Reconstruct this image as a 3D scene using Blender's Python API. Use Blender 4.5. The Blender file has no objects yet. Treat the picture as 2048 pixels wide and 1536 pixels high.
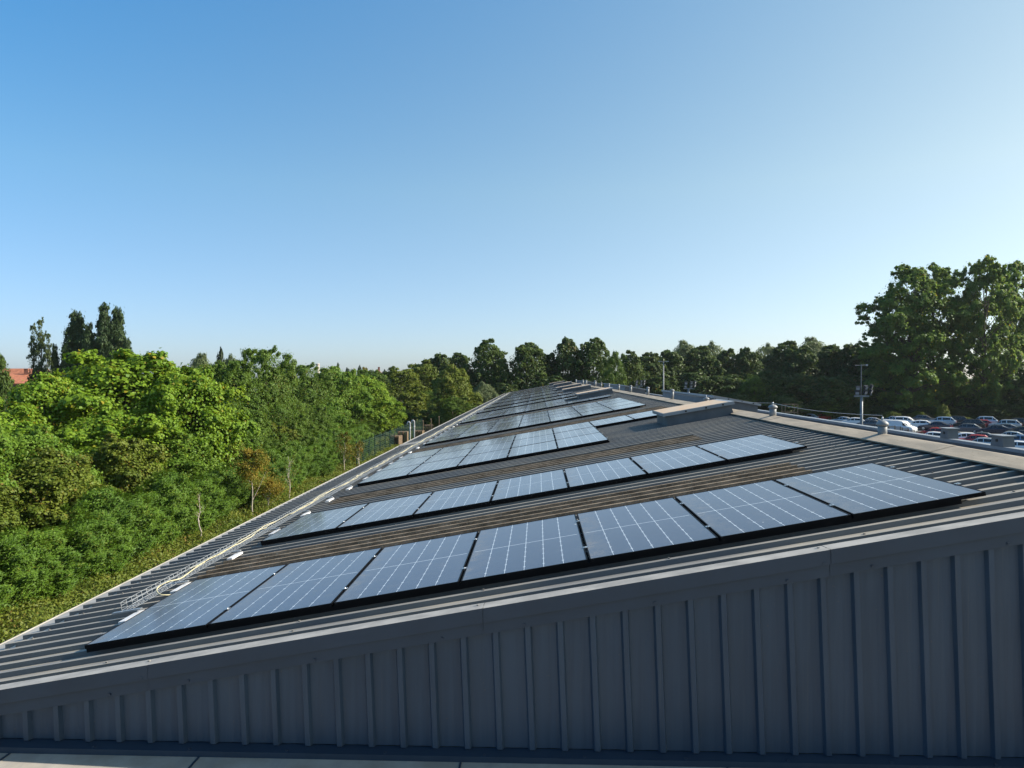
import bpy, math, random
import numpy as np
from math import radians as R, sin, cos, tan, pi
random.seed(7)
rng = np.random.default_rng(11)

# ------------------------------------------------------------------ camera, sky, sun, exposure
scn = bpy.context.scene
H = 8.4                                   # the drone hovers this high above the ground
F_PX, PITCH, YAW = 1422.0, 0.0102, 0.0366
cam_d = bpy.data.cameras.new('camera')
cam_d.sensor_width = 36.0
cam_d.lens = 36.0 * F_PX / 2048.0
cam_d.clip_start, cam_d.clip_end = 0.05, 6000
cam = bpy.data.objects.new('camera', cam_d)
scn.collection.objects.link(cam)
cam.location = (0, 0, H)
cam.rotation_euler = (pi/2 - PITCH, 0, YAW)
scn.camera = cam

SUN_AZ, SUN_EL = R(81.5), R(33.0)         # azimuth measured from +Y towards +X
world = bpy.data.worlds.new('World')
scn.world = world
world.use_nodes = True
wn = world.node_tree
bg = wn.nodes['Background']
sky = wn.nodes.new('ShaderNodeTexSky')
sky.sky_type = 'NISHITA'
sky.sun_disc = False
sky.sun_elevation = SUN_EL
sky.sun_rotation = SUN_AZ
sky.altitude = 0
sky.air_density = 0.7
sky.dust_density = 0.8
sky.ozone_density = 1.0
# white balance of the sky light by compass direction and height: paler towards the sun, deeper blue away from it
gm = wn.nodes.new('ShaderNodeGamma'); gm.inputs['Gamma'].default_value = 0.8
tc = wn.nodes.new('ShaderNodeTexCoord'); sx = wn.nodes.new('ShaderNodeSeparateXYZ')
def _rng(a, b):
    n = wn.nodes.new('ShaderNodeMapRange'); n.inputs['From Min'].default_value = a; n.inputs['From Max'].default_value = b
    return n
def _mix(blend='MIX'):
    n = wn.nodes.new('ShaderNodeMix'); n.data_type = 'RGBA'; n.blend_type = blend; n.inputs[0].default_value = 1.0
    return n
mrx, mrz = _rng(-0.65, 0.65), _rng(0.0, 0.5)
lo, hi, al, mu = _mix(), _mix(), _mix(), _mix('MULTIPLY')
K = 5.24
for sock, c in ((lo.inputs[6], (0.176, 0.196, 0.232)), (lo.inputs[7], (0.222, 0.228, 0.234)),
                (hi.inputs[6], (0.0619, 0.2356, 0.3475)), (hi.inputs[7], (0.268, 0.292, 0.2450))):
    sock.default_value = (c[0]*K, c[1]*K, c[2]*K, 1)
L = wn.links.new
L(tc.outputs['Generated'], sx.inputs[0]); L(sx.outputs[0], mrx.inputs['Value']); L(sx.outputs[2], mrz.inputs['Value'])
L(mrx.outputs[0], lo.inputs[0]); L(mrx.outputs[0], hi.inputs[0]); L(mrz.outputs[0], al.inputs[0])
L(lo.outputs[2], al.inputs[6]); L(hi.outputs[2], al.inputs[7])
def _m(op, a, b, c=0.0):
    n = wn.nodes.new('ShaderNodeMath'); n.operation = op
    for i, v in enumerate((a, b, c)):
        if isinstance(v, float): n.inputs[i].default_value = v
        else: L(v, n.inputs[i])
    return n.outputs[0]
band = _m('SUBTRACT', 1.0, _m('ABSOLUTE', _m('MULTIPLY_ADD', mrz.outputs[0], 2.0, -1.0), 0.0))
md, mm = _mix(), _mix('MULTIPLY')
md.inputs[6].default_value = (1, 1, 1, 1); md.inputs[7].default_value = (1.22, 1.13, 0.975, 1)
L(band, md.inputs[0]); L(al.outputs[2], mm.inputs[6]); L(md.outputs[2], mm.inputs[7])
L(sky.outputs[0], gm.inputs['Color']); L(gm.outputs[0], mu.inputs[6]); L(mm.outputs[2], mu.inputs[7]); L(mu.outputs[2], bg.inputs[0])
bg.inputs[1].default_value = 0.11

sd = bpy.data.lights.new('sun', 'SUN')
sd.energy = 5.0
sd.angle = R(0.53)
sd.color = (1.0, 0.93, 0.82)
sun = bpy.data.objects.new('sun', sd)
scn.collection.objects.link(sun)
sun.location = (40, 10, 60)
sun.rotation_euler = (pi/2 - SUN_EL, 0, -SUN_AZ + pi)

scn.view_settings.view_transform = 'Standard'
scn.view_settings.look = 'None'
scn.view_settings.exposure = 0.8
scn.view_settings.gamma = 1.0
scn.cycles.max_bounces = 8
scn.cycles.transparent_max_bounces = 8
scn.cycles.use_adaptive_sampling = True

# ------------------------------------------------------------------ helpers
C = scn.collection

def ray(px, py):
    a, b = (px - 1024) / F_PX, (768 - py) / F_PX
    cy, sy, cp, sp = cos(YAW), sin(YAW), cos(PITCH), sin(PITCH)
    r = np.array([cy, sy, 0]); f = np.array([-sy*cp, cy*cp, -sp]); u = np.cross(r, f)
    return r*a + u*b + f

def at(px, py, Y):
    d = ray(px, py)
    p = d * (Y / d[1])
    return np.array([p[0], p[1], p[2] + H])

def ground_at(px, py):
    d = ray(px, py)
    p = d * (-H / d[2])
    return np.array([p[0], p[1], 0.0])

class MB:
    """collects vertices and faces, then links them as one mesh object"""
    def __init__(s): s.v = []; s.f = []
    def add(s, vs, fs):
        o = len(s.v); s.v += [tuple(map(float, p)) for p in vs]; s.f += [tuple(i + o for i in f) for f in fs]
    def box(s, a, b):
        (x0, y0, z0), (x1, y1, z1) = a, b
        s.add([(x0,y0,z0),(x1,y0,z0),(x1,y1,z0),(x0,y1,z0),(x0,y0,z1),(x1,y0,z1),(x1,y1,z1),(x0,y1,z1)],
              [(3,2,1,0),(4,5,6,7),(0,1,5,4),(1,2,6,5),(2,3,7,6),(3,0,4,7)])
    def hexa(s, p8):
        s.add(p8, [(3,2,1,0),(4,5,6,7),(0,1,5,4),(1,2,6,5),(2,3,7,6),(3,0,4,7)])
    def tube(s, pts, rad, n=6, cap=True):
        pts = [np.array(p, float) for p in pts]
        rad = [rad]*len(pts) if isinstance(rad, (int, float)) else rad
        base = len(s.v); rings = []
        up = np.array([0.31, 0.17, 0.93])
        for i, p in enumerate(pts):
            t = pts[min(i+1, len(pts)-1)] - pts[max(i-1, 0)]
            t = t / (np.linalg.norm(t) + 1e-9)
            a = np.cross(t, up)
            if np.linalg.norm(a) < 0.1: a = np.cross(t, np.array([1.0, 0, 0]))
            a /= np.linalg.norm(a); b = np.cross(t, a)
            for k in range(n):
                w = 2*pi*k/n
                s.v.append(tuple(p + rad[i]*(a*cos(w) + b*sin(w))))
        for i in range(len(pts)-1):
            for k in range(n):
                k2 = (k+1) % n
                s.f.append((base+i*n+k, base+i*n+k2, base+(i+1)*n+k2, base+(i+1)*n+k))
        if cap:
            s.f.append(tuple(base+k for k in reversed(range(n))))
            s.f.append(tuple(base+(len(pts)-1)*n+k for k in range(n)))
    def lathe(s, prof, c=(0,0,0), n=20):
        base = len(s.v)
        for r, z in prof:
            for k in range(n):
                w = 2*pi*k/n
                s.v.append((c[0]+r*cos(w), c[1]+r*sin(w), c[2]+z))
        for i in range(len(prof)-1):
            for k in range(n):
                k2 = (k+1) % n
                s.f.append((base+i*n+k, base+i*n+k2, base+(i+1)*n+k2, base+(i+1)*n+k))
        s.f.append(tuple(base+k for k in reversed(range(n))))
        s.f.append(tuple(base+(len(prof)-1)*n+k for k in range(n)))
    def mesh(s, name, m, smooth=False):
        me = bpy.data.meshes.new(name)
        me.from_pydata(s.v, [], s.f)
        me.materials.append(m)
        if smooth: me.polygons.foreach_set('use_smooth', [True]*len(me.polygons))
        me.update()
        return me
    def build(s, name, m, parent=None, smooth=False):
        return obj(name, s.mesh(name, m, smooth), parent)

def obj(name, me, parent=None):
    o = bpy.data.objects.new(name, me); C.objects.link(o)
    if parent: o.parent = parent
    return o

def tag(o, label=None, cat=None, group=None, kind=None):
    for k, v in (('label', label), ('category', cat), ('group', group), ('kind', kind)):
        if v: o[k] = v
    return o

def empty(name, loc=(0,0,0), label=None, cat=None, group=None, rz=0):
    o = bpy.data.objects.new(name, None); C.objects.link(o)
    o.location = [float(x) for x in loc]; o.rotation_euler = (0, 0, rz)
    o.empty_display_size = 0.2
    return tag(o, label, cat, group)

def copy_tree(o, parent=None):
    c = o.copy(); C.objects.link(c)
    if parent: c.parent = parent
    for ch in list(o.children): copy_tree(ch, c)
    return c

def shade_sharp_bevel(o, w=0.004):
    b = o.modifiers.new('bevel', 'BEVEL'); b.width = w; b.segments = 2; b.limit_method = 'ANGLE'; b.angle_limit = R(35)

# ------------------------------------------------------------------ materials
class N:
    def __init__(s, name, rough=0.5, metal=0.0, spec=0.5):
        s.m = bpy.data.materials.new(name); s.m.use_nodes = True
        s.t = s.m.node_tree; s.p = s.t.nodes['Principled BSDF']
        s.p.inputs['Roughness'].default_value = rough
        s.p.inputs['Metallic'].default_value = metal
        s.p.inputs['Specular IOR Level'].default_value = spec
        s.co = None
    def node(s, ty, **kw):
        n = s.t.nodes.new('ShaderNode' + ty)
        for k, v in kw.items(): setattr(n, k, v)
        return n
    def put(s, sock, v):
        if isinstance(v, bpy.types.NodeSocket): s.t.links.new(v, sock)
        elif isinstance(v, tuple) and len(v) == 3 and sock.type == 'RGBA': sock.default_value = (*v, 1)
        else: sock.default_value = v
    def math(s, op, a, b=0.0, c=0.0):
        n = s.node('Math', operation=op)
        s.put(n.inputs[0], a); s.put(n.inputs[1], b); s.put(n.inputs[2], c)
        return n.outputs[0]
    def coord(s, which='Object'):
        return s.node('TexCoord').outputs[which]
    def pos(s):
        return s.node('NewGeometry').outputs['Position']
    def scale(s, v, sc):
        n = s.node('VectorMath', operation='MULTIPLY'); s.put(n.inputs[0], v); n.inputs[1].default_value = sc
        return n.outputs[0]
    def noise(s, v, scale, detail=4, rough=0.55):
        n = s.node('TexNoise'); s.put(n.inputs['Vector'], v)
        n.inputs['Scale'].default_value = scale; n.inputs['Detail'].default_value = detail
        n.inputs['Roughness'].default_value = rough
        return n.outputs['Fac']
    def ramp(s, f, lo, hi):
        n = s.node('MapRange', interpolation_type='SMOOTHSTEP'); s.put(n.inputs['Value'], f)
        n.inputs['From Min'].default_value = lo; n.inputs['From Max'].default_value = hi
        return n.outputs[0]
    def mix(s, f, a, b):
        n = s.node('Mix', data_type='RGBA'); s.put(n.inputs[0], f); s.put(n.inputs[6], a); s.put(n.inputs[7], b)
        return n.outputs[2]
    def base(s, c): s.put(s.p.inputs['Base Color'], c); return s
    def roughness(s, v): s.put(s.p.inputs['Roughness'], v); return s
    def bump(s, h, strength=0.2, dist=0.01):
        n = s.node('Bump'); s.put(n.inputs['Height'], h)
        n.inputs['Strength'].default_value = strength; n.inputs['Distance'].default_value = dist
        s.put(s.p.inputs['Normal'], n.outputs[0]); return s

def plain(name, c, rough=0.5, metal=0.0, var=0.15, sc=3.0, spec=0.5):
    c = tuple(x*0.90 for x in c)
    n = N(name, rough, metal, spec)
    f = n.noise(n.coord(), sc, 5)
    d = tuple(x*(1-var) for x in c); e = tuple(min(1, x*(1+var)) for x in c)
    n.base(n.mix(n.ramp(f, 0.3, 0.7), d, e))
    return n.m

def foliage(name, c1, c2, c3=None, p3=0.12, transl=0.3, nscale=0.35, rough=0.5):
    c1, c2, c3 = (tuple(x*0.86 for x in c) if c else None for c in (c1, c2, c3))
    n = N(name, rough + 0.05, 0, 0.22)
    g = n.node('NewGeometry')
    rnd = g.outputs['Random Per Island']
    big = n.noise(g.outputs['Position'], nscale, 3)
    f = n.math('ADD', n.math('MULTIPLY', rnd, 0.55), n.math('MULTIPLY', n.ramp(big, 0.3, 0.7), 0.45))
    col = n.mix(f, c1, c2)
    if c3:
        t = n.math('MULTIPLY', n.math('GREATER_THAN', n.math('FRACT', n.math('MULTIPLY', rnd, 17.3)), 1-p3*2),
                   n.ramp(n.noise(g.outputs['Position'], nscale*1.9, 2), 0.45, 0.62))
        col = n.mix(t, col, c3)
    n.base(col)
    tr = n.node('BsdfTranslucent')
    bright = n.node('HueSaturation'); bright.inputs['Value'].default_value = 1.4; bright.inputs['Hue'].default_value = 0.485
    n.put(bright.inputs['Color'], col); n.put(tr.inputs['Color'], bright.outputs[0])
    mx = n.node('MixShader'); mx.inputs[0].default_value = transl
    n.t.links.new(n.p.outputs[0], mx.inputs[1]); n.t.links.new(tr.outputs[0], mx.inputs[2])
    n.t.links.new(mx.outputs[0], n.t.nodes['Material Output'].inputs['Surface'])
    return n.m

def make_roof_metal():
    n = N('roof_steel', 0.42, 0.0, 0.22)
    p = n.pos()
    st = n.noise(n.scale(p, (0.5, 6.0, 0.5)), 1.6, 5)           # dirt streaks run down the slope
    bl = n.noise(p, 0.45, 4)
    f = n.ramp(n.math('ADD', n.math('MULTIPLY', st, 0.6), n.math('MULTIPLY', bl, 0.4)), 0.38, 0.62)
    c = n.mix(f, (0.205, 0.197, 0.184), (0.345, 0.308, 0.252))
    sp = n.ramp(n.noise(p, 26, 2), 0.66, 0.72)
    c = n.mix(n.math('MULTIPLY', sp, 0.35), c, (0.35, 0.33, 0.28))
    ru = n.noise(n.scale(p, (1.2, 3, 1)), 3.4, 6, 0.7)
    c = n.mix(n.math('MULTIPLY', n.ramp(ru, 0.62, 0.74), 0.45), c, (0.24, 0.165, 0.10))
    wa = n.noise(n.scale(p, (0.45, 9.0, 1)), 2.0, 5, 0.65)
    c = n.mix(n.math('MULTIPLY', n.ramp(wa, 0.55, 0.70), 0.4), c, (0.115, 0.12, 0.125))
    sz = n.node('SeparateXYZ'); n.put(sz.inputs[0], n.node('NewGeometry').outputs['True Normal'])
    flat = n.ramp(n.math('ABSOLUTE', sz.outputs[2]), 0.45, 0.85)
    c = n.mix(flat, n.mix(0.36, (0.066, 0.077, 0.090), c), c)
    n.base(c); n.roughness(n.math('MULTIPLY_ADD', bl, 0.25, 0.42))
    n.bump(n.noise(n.scale(p, (1.2, 1.2, 1)), 2.2, 2), 0.3, 0.03)
    return n.m

def make_rooflight():
    n = N('weathered_rooflight', 0.85, 0, 0.2)
    p = n.pos()
    a = n.noise(n.scale(p, (0.8, 1.1, 1)), 4.5, 8, 0.72)
    b = n.noise(p, 55, 3, 0.6)
    c = n.mix(n.ramp(a, 0.35, 0.65), (0.13, 0.095, 0.062), (0.30, 0.225, 0.155))
    c = n.mix(n.math('MULTIPLY', n.ramp(b, 0.60, 0.68), 0.7), c, (0.42, 0.38, 0.30))
    c = n.mix(n.math('MULTIPLY', n.ramp(b, 0.38, 0.30), 0.8), c, (0.025, 0.02, 0.014))
    n.base(c).bump(b, 0.4, 0.01)
    return n.m

def make_ridge_mat():
    n = N('lichened_ridge_cap', 0.75, 0, 0.3)
    p = n.pos()
    a = n.noise(n.scale(p, (3.0, 0.7, 1)), 2.2, 6, 0.6); b = n.noise(p, 30, 4)
    c = n.mix(n.ramp(a, 0.3, 0.7), (0.28, 0.236, 0.178), (0.43, 0.352, 0.258))
    c = n.mix(n.math('MULTIPLY', n.ramp(b, 0.58, 0.70), 0.5), c, (0.20, 0.13, 0.07))
    n.base(c)
    return n.m

def make_box_top():
    n = N('rusty_upstand_lid', 0.7, 0, 0.3)
    p = n.pos()
    a = n.noise(n.scale(p, (1.2, 5.0, 1)), 2.4, 5, 0.6)
    c = n.mix(n.ramp(a, 0.3, 0.7), (0.50, 0.43, 0.34), (0.56, 0.36, 0.21))
    n.base(c)
    return n.m

def make_cladding():
    n = N('slate_cladding', 0.45, 0, 0.4)
    p = n.pos()
    a = n.noise(n.scale(p, (9, 1, 0.35)), 2.0, 5); b = n.noise(p, 0.8, 4)
    f = n.ramp(n.math('ADD', n.math('MULTIPLY', a, 0.5), n.math('MULTIPLY', b, 0.5)), 0.35, 0.65)
    c = n.mix(f, (0.025, 0.045, 0.072), (0.038, 0.062, 0.094))
    run = n.noise(n.scale(p, (14, 1, 0.22)), 2.6, 6, 0.7)
    c = n.mix(n.math('MULTIPLY', n.ramp(run, 0.56, 0.74), 0.35), c, (0.075, 0.085, 0.092))
    sp = n.noise(p, 34, 3)
    c = n.mix(n.math('MULTIPLY', n.ramp(sp, 0.70, 0.76), 0.5), c, (0.10, 0.085, 0.07))
    n.base(c)
    n.bump(n.noise(n.scale(p, (2.2, 1, 0.8)), 1.7, 2), 0.35, 0.05)
    n.roughness(n.math('MULTIPLY_ADD', a, 0.2, 0.36))
    return n.m

def make_lower_roof():
    n = N('pale_membrane', 0.7, 0, 0.3)
    p = n.pos()
    a = n.noise(p, 2.2, 6, 0.65); b = n.noise(n.scale(p, (1, 0.3, 1)), 9, 4)
    c = n.mix(n.ramp(a, 0.3, 0.7), (0.29, 0.25, 0.20), (0.39, 0.355, 0.305))
    c = n.mix(n.math('MULTIPLY', n.ramp(b, 0.55, 0.7), 0.35), c, (0.26, 0.25, 0.24))
    n.base(c)
    return n.m

def make_pv_glass():
    n = N('pv_glass', 0.10, 0, 0.5)
    s = n.node('SeparateXYZ'); n.put(s.inputs[0], n.coord())
    x, y = s.outputs[0], s.outputs[1]
    u = n.math('DIVIDE', n.math('SUBTRACT', x, 0.0365), 0.17667)
    v = n.math('DIVIDE', n.math('SUBTRACT', y, 0.0365), 0.0909)
    du = n.math('MULTIPLY', n.math('ABSOLUTE', n.math('SUBTRACT', u, n.math('ROUND', u))), 0.17667)
    v2 = n.math('DIVIDE', n.math('SUBTRACT', v, 1.0), 2.0)
    dv2 = n.math('MULTIPLY', n.math('ABSOLUTE', n.math('SUBTRACT', v2, n.math('ROUND', v2))), 0.1818)
    inside = n.math('LESS_THAN', n.math('ABSOLUTE', n.math('SUBTRACT', u, 3.0)), 2.6)
    line = n.math('MULTIPLY', n.math('LESS_THAN', du, 0.0026), inside)
    dia = n.math('MULTIPLY', n.math('LESS_THAN', n.math('ADD', du, dv2), 0.014), inside)
    mid = n.math('LESS_THAN', n.math('ABSOLUTE', n.math('SUBTRACT', v, 11.0)), 0.055)
    mid = n.math('MULTIPLY', mid, n.math('LESS_THAN', n.math('ABSOLUTE', n.math('SUBTRACT', u, 3.0)), 3.02))
    mask = n.math('MINIMUM', n.math('ADD', n.math('ADD', line, dia), mid), 1.0)
    vf = n.math('FRACT', n.math('MULTIPLY', v, 5.0))
    bus = n.math('MULTIPLY', n.math('LESS_THAN', vf, 0.12), 0.10)
    mask = n.math('MAXIMUM', n.math('MULTIPLY', mask, 0.9), bus)
    rnd = n.node('ObjectInfo').outputs['Random']
    wide = n.noise(n.pos(), 0.9, 3)
    cell = n.mix(n.math('MULTIPLY_ADD', rnd, 0.6, n.math('MULTIPLY', n.ramp(wide, 0.3, 0.7), 0.4)), (0.010, 0.022, 0.058), (0.018, 0.034, 0.082))
    col = n.mix(mask, cell, (0.60, 0.66, 0.72))
    fine = n.noise(n.pos(), 7, 6, 0.7)
    edge = n.math('MULTIPLY', n.ramp(x, 0.30, 0.0), n.ramp(fine, 0.35, 0.65))        # grime collects at the low edge
    dust = n.math('ADD', n.math('MULTIPLY', edge, 0.22), n.math('MULTIPLY', n.ramp(fine, 0.52, 0.75), 0.10))
    col = n.mix(n.math('ADD', dust, n.math('MULTIPLY', rnd, 0.03)), col, (0.34, 0.30, 0.24))
    drop = n.math('MULTIPLY', n.ramp(n.noise(n.pos(), 11, 2), 0.765, 0.785), 0.8)
    col = n.mix(drop, col, (0.62, 0.60, 0.55))
    n.base(col)
    n.roughness(n.math('ADD', n.math('MULTIPLY_ADD', n.noise(n.pos(), 2.5, 4), 0.12, 0.04), n.math('ADD', n.math('MULTIPLY', rnd, 0.04), n.math('MULTIPLY', dust, 0.5))))
    n.p.inputs['IOR'].default_value = 1.5
    n.p.inputs['Sheen Weight'].default_value = 0.08; n.p.inputs['Sheen Tint'].default_value = (0.80, 0.74, 0.64, 1); n.p.inputs['Sheen Roughness'].default_value = 0.35
    return n.m

M = dict(
    roof=make_roof_metal(), light=make_rooflight(), ridge=make_ridge_mat(), lid=make_box_top(), clad=make_cladding(),
    lower=make_lower_roof(), pv=make_pv_glass(),
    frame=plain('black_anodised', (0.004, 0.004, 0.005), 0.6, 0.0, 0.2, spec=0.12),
    alu=plain('bright_aluminium', (0.62, 0.62, 0.62), 0.3, 0.9, 0.08),
    galv=plain('galvanised_wire', (0.42, 0.44, 0.46), 0.42, 0.7, 0.15, 20),
    vent=plain('grey_vent_metal', (0.22, 0.23, 0.235), 0.55, 0.0, 0.15, 8),
    upstand2=plain('parapet_box_grey', (0.115, 0.13, 0.145), 0.6, 0, 0.12),
    upstand=plain('upstand_grey', (0.085, 0.096, 0.11), 0.55, 0, 0.15),
    coping=plain('coping_grey', (0.24, 0.265, 0.29), 0.5, 0, 0.12, 2),
    gutter=plain('pale_gutter', (0.40, 0.37, 0.325), 0.55, 0, 0.15, 5),
    flash=plain('dark_flashing', (0.022, 0.039, 0.064), 0.5, 0, 0.08, 3),
    vtop=plain('weathered_verge_top', (0.36, 0.335, 0.30), 0.6, 0, 0.2, 4),
    white=plain('white_plastic', (0.74, 0.73, 0.72), 0.5, 0, 0.06),
    cable=plain('cream_cable', (0.62, 0.55, 0.33), 0.5, 0, 0.1),
    pipe=plain('pale_pipe', (0.40, 0.40, 0.39), 0.5, 0, 0.12, 6),
    fence=plain('green_fence_paint', (0.018, 0.055, 0.042), 0.5, 0, 0.2),
    pole=plain('galvanised_pole', (0.19, 0.205, 0.215), 0.5, 0.2, 0.15),
    blackm=plain('black_housing', (0.012, 0.013, 0.015), 0.5, 0, 0.2),
    lens=plain('lamp_glass', (0.30, 0.31, 0.32), 0.12, 0, 0.1),
    bark=plain('bark', (0.10, 0.075, 0.052), 0.9, 0, 0.35, 9),
    birch=plain('birch_bark', (0.42, 0.37, 0.30), 0.85, 0, 0.4, 12),
    brick=plain('red_brick', (0.30, 0.12, 0.075), 0.85, 0, 0.2, 4),
    tile=plain('orange_tile', (0.42, 0.15, 0.075), 0.8, 0, 0.22, 1.5),
    render=plain('pale_render', (0.55, 0.48, 0.42), 0.8, 0, 0.08),
    wood=plain('weathered_timber', (0.23, 0.16, 0.10), 0.85, 0, 0.3, 9),
    tyre=plain('tyre_rubber', (0.018, 0.018, 0.018), 0.8, 0, 0.1),
    glass=plain('car_glass', (0.012, 0.016, 0.02), 0.06, 0, 0.1),
    rim=plain('wheel_rim', (0.45, 0.45, 0.46), 0.35, 0.6, 0.1),
    redlamp=plain('red_lamp', (0.45, 0.015, 0.015), 0.25, 0, 0.1),
    headlamp=plain('clear_lamp', (0.65, 0.67, 0.7), 0.12, 0.2, 0.05),
)

def make_ground_mat():
    n = N('rough_grass', 0.9, 0, 0.2)
    p = n.pos()
    a = n.noise(p, 0.25, 6, 0.6); b = n.noise(p, 3.0, 5, 0.7)
    c = n.mix(n.ramp(a, 0.35, 0.65), (0.035, 0.055, 0.014), (0.085, 0.10, 0.030))
    c = n.mix(n.math('MULTIPLY', n.ramp(b, 0.55, 0.72), 0.6), c, (0.13, 0.105, 0.05))
    n.base(c)
    return n.m

def make_tarmac():
    n = N('car_park_tarmac', 0.85, 0, 0.3)
    p = n.pos()
    a = n.noise(p, 0.3, 5); b = n.noise(p, 9, 4)
    n.base(n.mix(n.ramp(n.math('ADD', n.math('MULTIPLY', a, 0.6), n.math('MULTIPLY', b, 0.4)), 0.35, 0.65),
                 (0.045, 0.045, 0.046), (0.085, 0.08, 0.074)))
    return n.m

# ------------------------------------------------------------------ setting
def sheet(name, x0, y0, x1, y1, z, m):
    b = MB(); b.add([(x0,y0,z),(x1,y0,z),(x1,y1,z),(x0,y1,z)], [(0,1,2,3)])
    return tag(b.build(name, m), kind='structure')
sheet('ground', -2500, -600, 2500, 3500, 0.0, make_ground_mat())
sheet('car_park', 16.5, 20, 110, 136, 0.006, make_tarmac())
sheet('service_path', -9.5, 0, -5.6, 124, 0.006, make_tarmac())

# ------------------------------------------------------------------ the long shed
SL = 0.1792; CS, SS = cos(SL), sin(SL)
X0, Z0 = -4.0845, H - 2.4209
def RP(s, y, h=0.0):                       # point on the left roof slope: s up the slope, h above the panel plane
    return np.array([X0 + s*CS - h*SS, y, Z0 + s*SS + h*CS])
S_EAVE, S_RIDGE = -1.42, 9.14
CREST, PAN = -0.076, -0.120
Y0, Y1 = 5.60, 121.0
APEX = RP(S_RIDGE, 0, CREST)
XR, ZR = APEX[0], APEX[2]                  # ridge line
def RQ(t, y, h=0.0):                       # right slope: t down from the ridge
    return np.array([XR + t*CS + h*SS, y, ZR + 0.0 - t*SS + h*CS])
T_EAVE = 10.4

shed = empty('industrial_shed', (XR, (Y0+Y1)/2, 0), 'long grey metal-clad shed with a low pitched ribbed roof carrying solar panels', 'shed')
def part(name, mb, m, parent=None, smooth=False):
    o = mb.build(name, m, None, smooth)
    pr = parent or shed
    o.parent = pr
    o.matrix_parent_inverse = pr.matrix_world.inverted() if pr.type != 'EMPTY' else __import__('mathutils').Matrix.Translation(-pr.location)
    return o

def ribbed(y0, y1, pt, s0, s1, pitch=0.25, dh=0.0, off=0.0):
    """trapezoidal profile across Y, swept from s0 to s1"""
    b = MB(); prof = []
    y = y0
    k = math.floor((y0-off)/pitch)
    ys = []
    while True:
        base = off + k*pitch
        for dy, h in ((0.0, PAN), (0.070, PAN), (0.079, CREST), (0.127, CREST), (0.140, PAN)):
            ys.append((base+dy, h))
        k += 1
        if base > y1: break
    ys = [(y, h) for y, h in ys if y0 <= y <= y1]
    n = len(ys)
    vs = [pt(s0, y, h+dh) for y, h in ys] + [pt(s1, y, h+dh) for y, h in ys]
    b.add(vs, [(i, i+1, n+i+1, n+i) for i in range(n-1)])
    return b
rb = ribbed(Y0, Y1, RP, S_EAVE, S_RIDGE-0.02)
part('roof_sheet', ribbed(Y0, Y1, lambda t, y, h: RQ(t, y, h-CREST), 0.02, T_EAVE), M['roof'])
# screw heads along the purlin lines belong to the sheet surface
sb = MB()
for s in (-1.12, 0.45, 2.05, 3.65, 5.25, 6.85, 8.35):
    for k in range(0, 150):
        if random.random() < 0.35: continue
        y = 0.109 + 5.75 + k*0.25
        p = RP(s+random.uniform(-.03, .03), y, CREST)
        sb.box(p - np.array([.007, .007, .002]), p + np.array([.007, .007, .010]))
rb.add(sb.v, sb.f)
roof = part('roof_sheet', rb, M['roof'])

for (a, b_, s0, s1) in ((8.62, 9.72, -0.25, 7.55), (13.62, 14.62, -0.05, 7.35), (23.1, 24.35, -0.1, 8.4), (34.6, 35.9, -0.1, 7.4), (46.2, 47.2, -0.1, 7.4),
                        (52.0, 53.2, -0.1, 6.8), (61.2, 62.2, -0.1, 6.8), (72, 73, -0.1, 7.0)):
    part('rooflight', ribbed(a, b_, RP, s0, s1, dh=0.006), M['light'])

# ridge cap: shallow angle with a turned-down lip, in 3 m pieces with small laps
rc = MB(); k = 0
y = Y0 - 0.04
while y < Y1:
    ye = min(y + 3.0, Y1); lift = 0.030 + 0.004*(k % 2)
    prof = [RP(8.85, 0, CREST+lift-0.016), RP(8.85, 0, CREST+lift), np.array([XR-0.02, 0, ZR+0.020+lift]), np.array([XR+0.02, 0, ZR+0.020+lift]),
            RQ(0.30, 0, lift), RQ(0.30, 0, lift-0.016)]
    n = len(prof)
    vs = [(p[0], y, p[2]) for p in prof] + [(p[0], ye+0.02, p[2]) for p in prof]
    rc.add(vs, [(i, i+1, n+i+1, n+i) for i in range(n-1)])
    y = ye; k += 1
part('ridge_cap', rc, M['ridge'])

# gable end: ribbed cladding that leans slightly out of plumb, verge flashing and apron
YW = 5.60; LEAN = 0.040; ZB = H - 2.942
gb = MB(); cols = []
xk = -5.6 + ((1.463 - -5.6) % 0.2555)
x = xk - 0.2555*3
prof = []
while x < 15.6:
    for dx, dy in ((-0.034, 0.0), (-0.020, -0.036), (0.020, -0.036), (0.034, 0.0)):
        prof.append((x+dx, dy))
    for dx in (0.10, 0.155): prof.append((x+dx, 0.0 if dx < 0.12 else 0.003))
    x += 0.2555
def z_roof(x):
    if x <= XR: return Z0 + (x - X0)*tan(SL) + (CREST-0.02)/CS
    return ZR - (x - XR)*tan(SL) - 0.02
vs = []; fs = []
prof = [(x, dy) for x, dy in prof if -5.76 < x < 15.1]
for x, dy in prof:
    zt = z_roof(x) - 0.02
    zb = ZB + 0.004
    vs.append((x + LEAN*(H-2.25-zb), YW+dy, zb)); vs.append((x + LEAN*(H-2.25-zt), YW+dy, zt))
for i in range(len(prof)-1): fs.append((2*i, 2*i+2, 2*i+3, 2*i+1))
gb.add(vs, fs)
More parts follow.
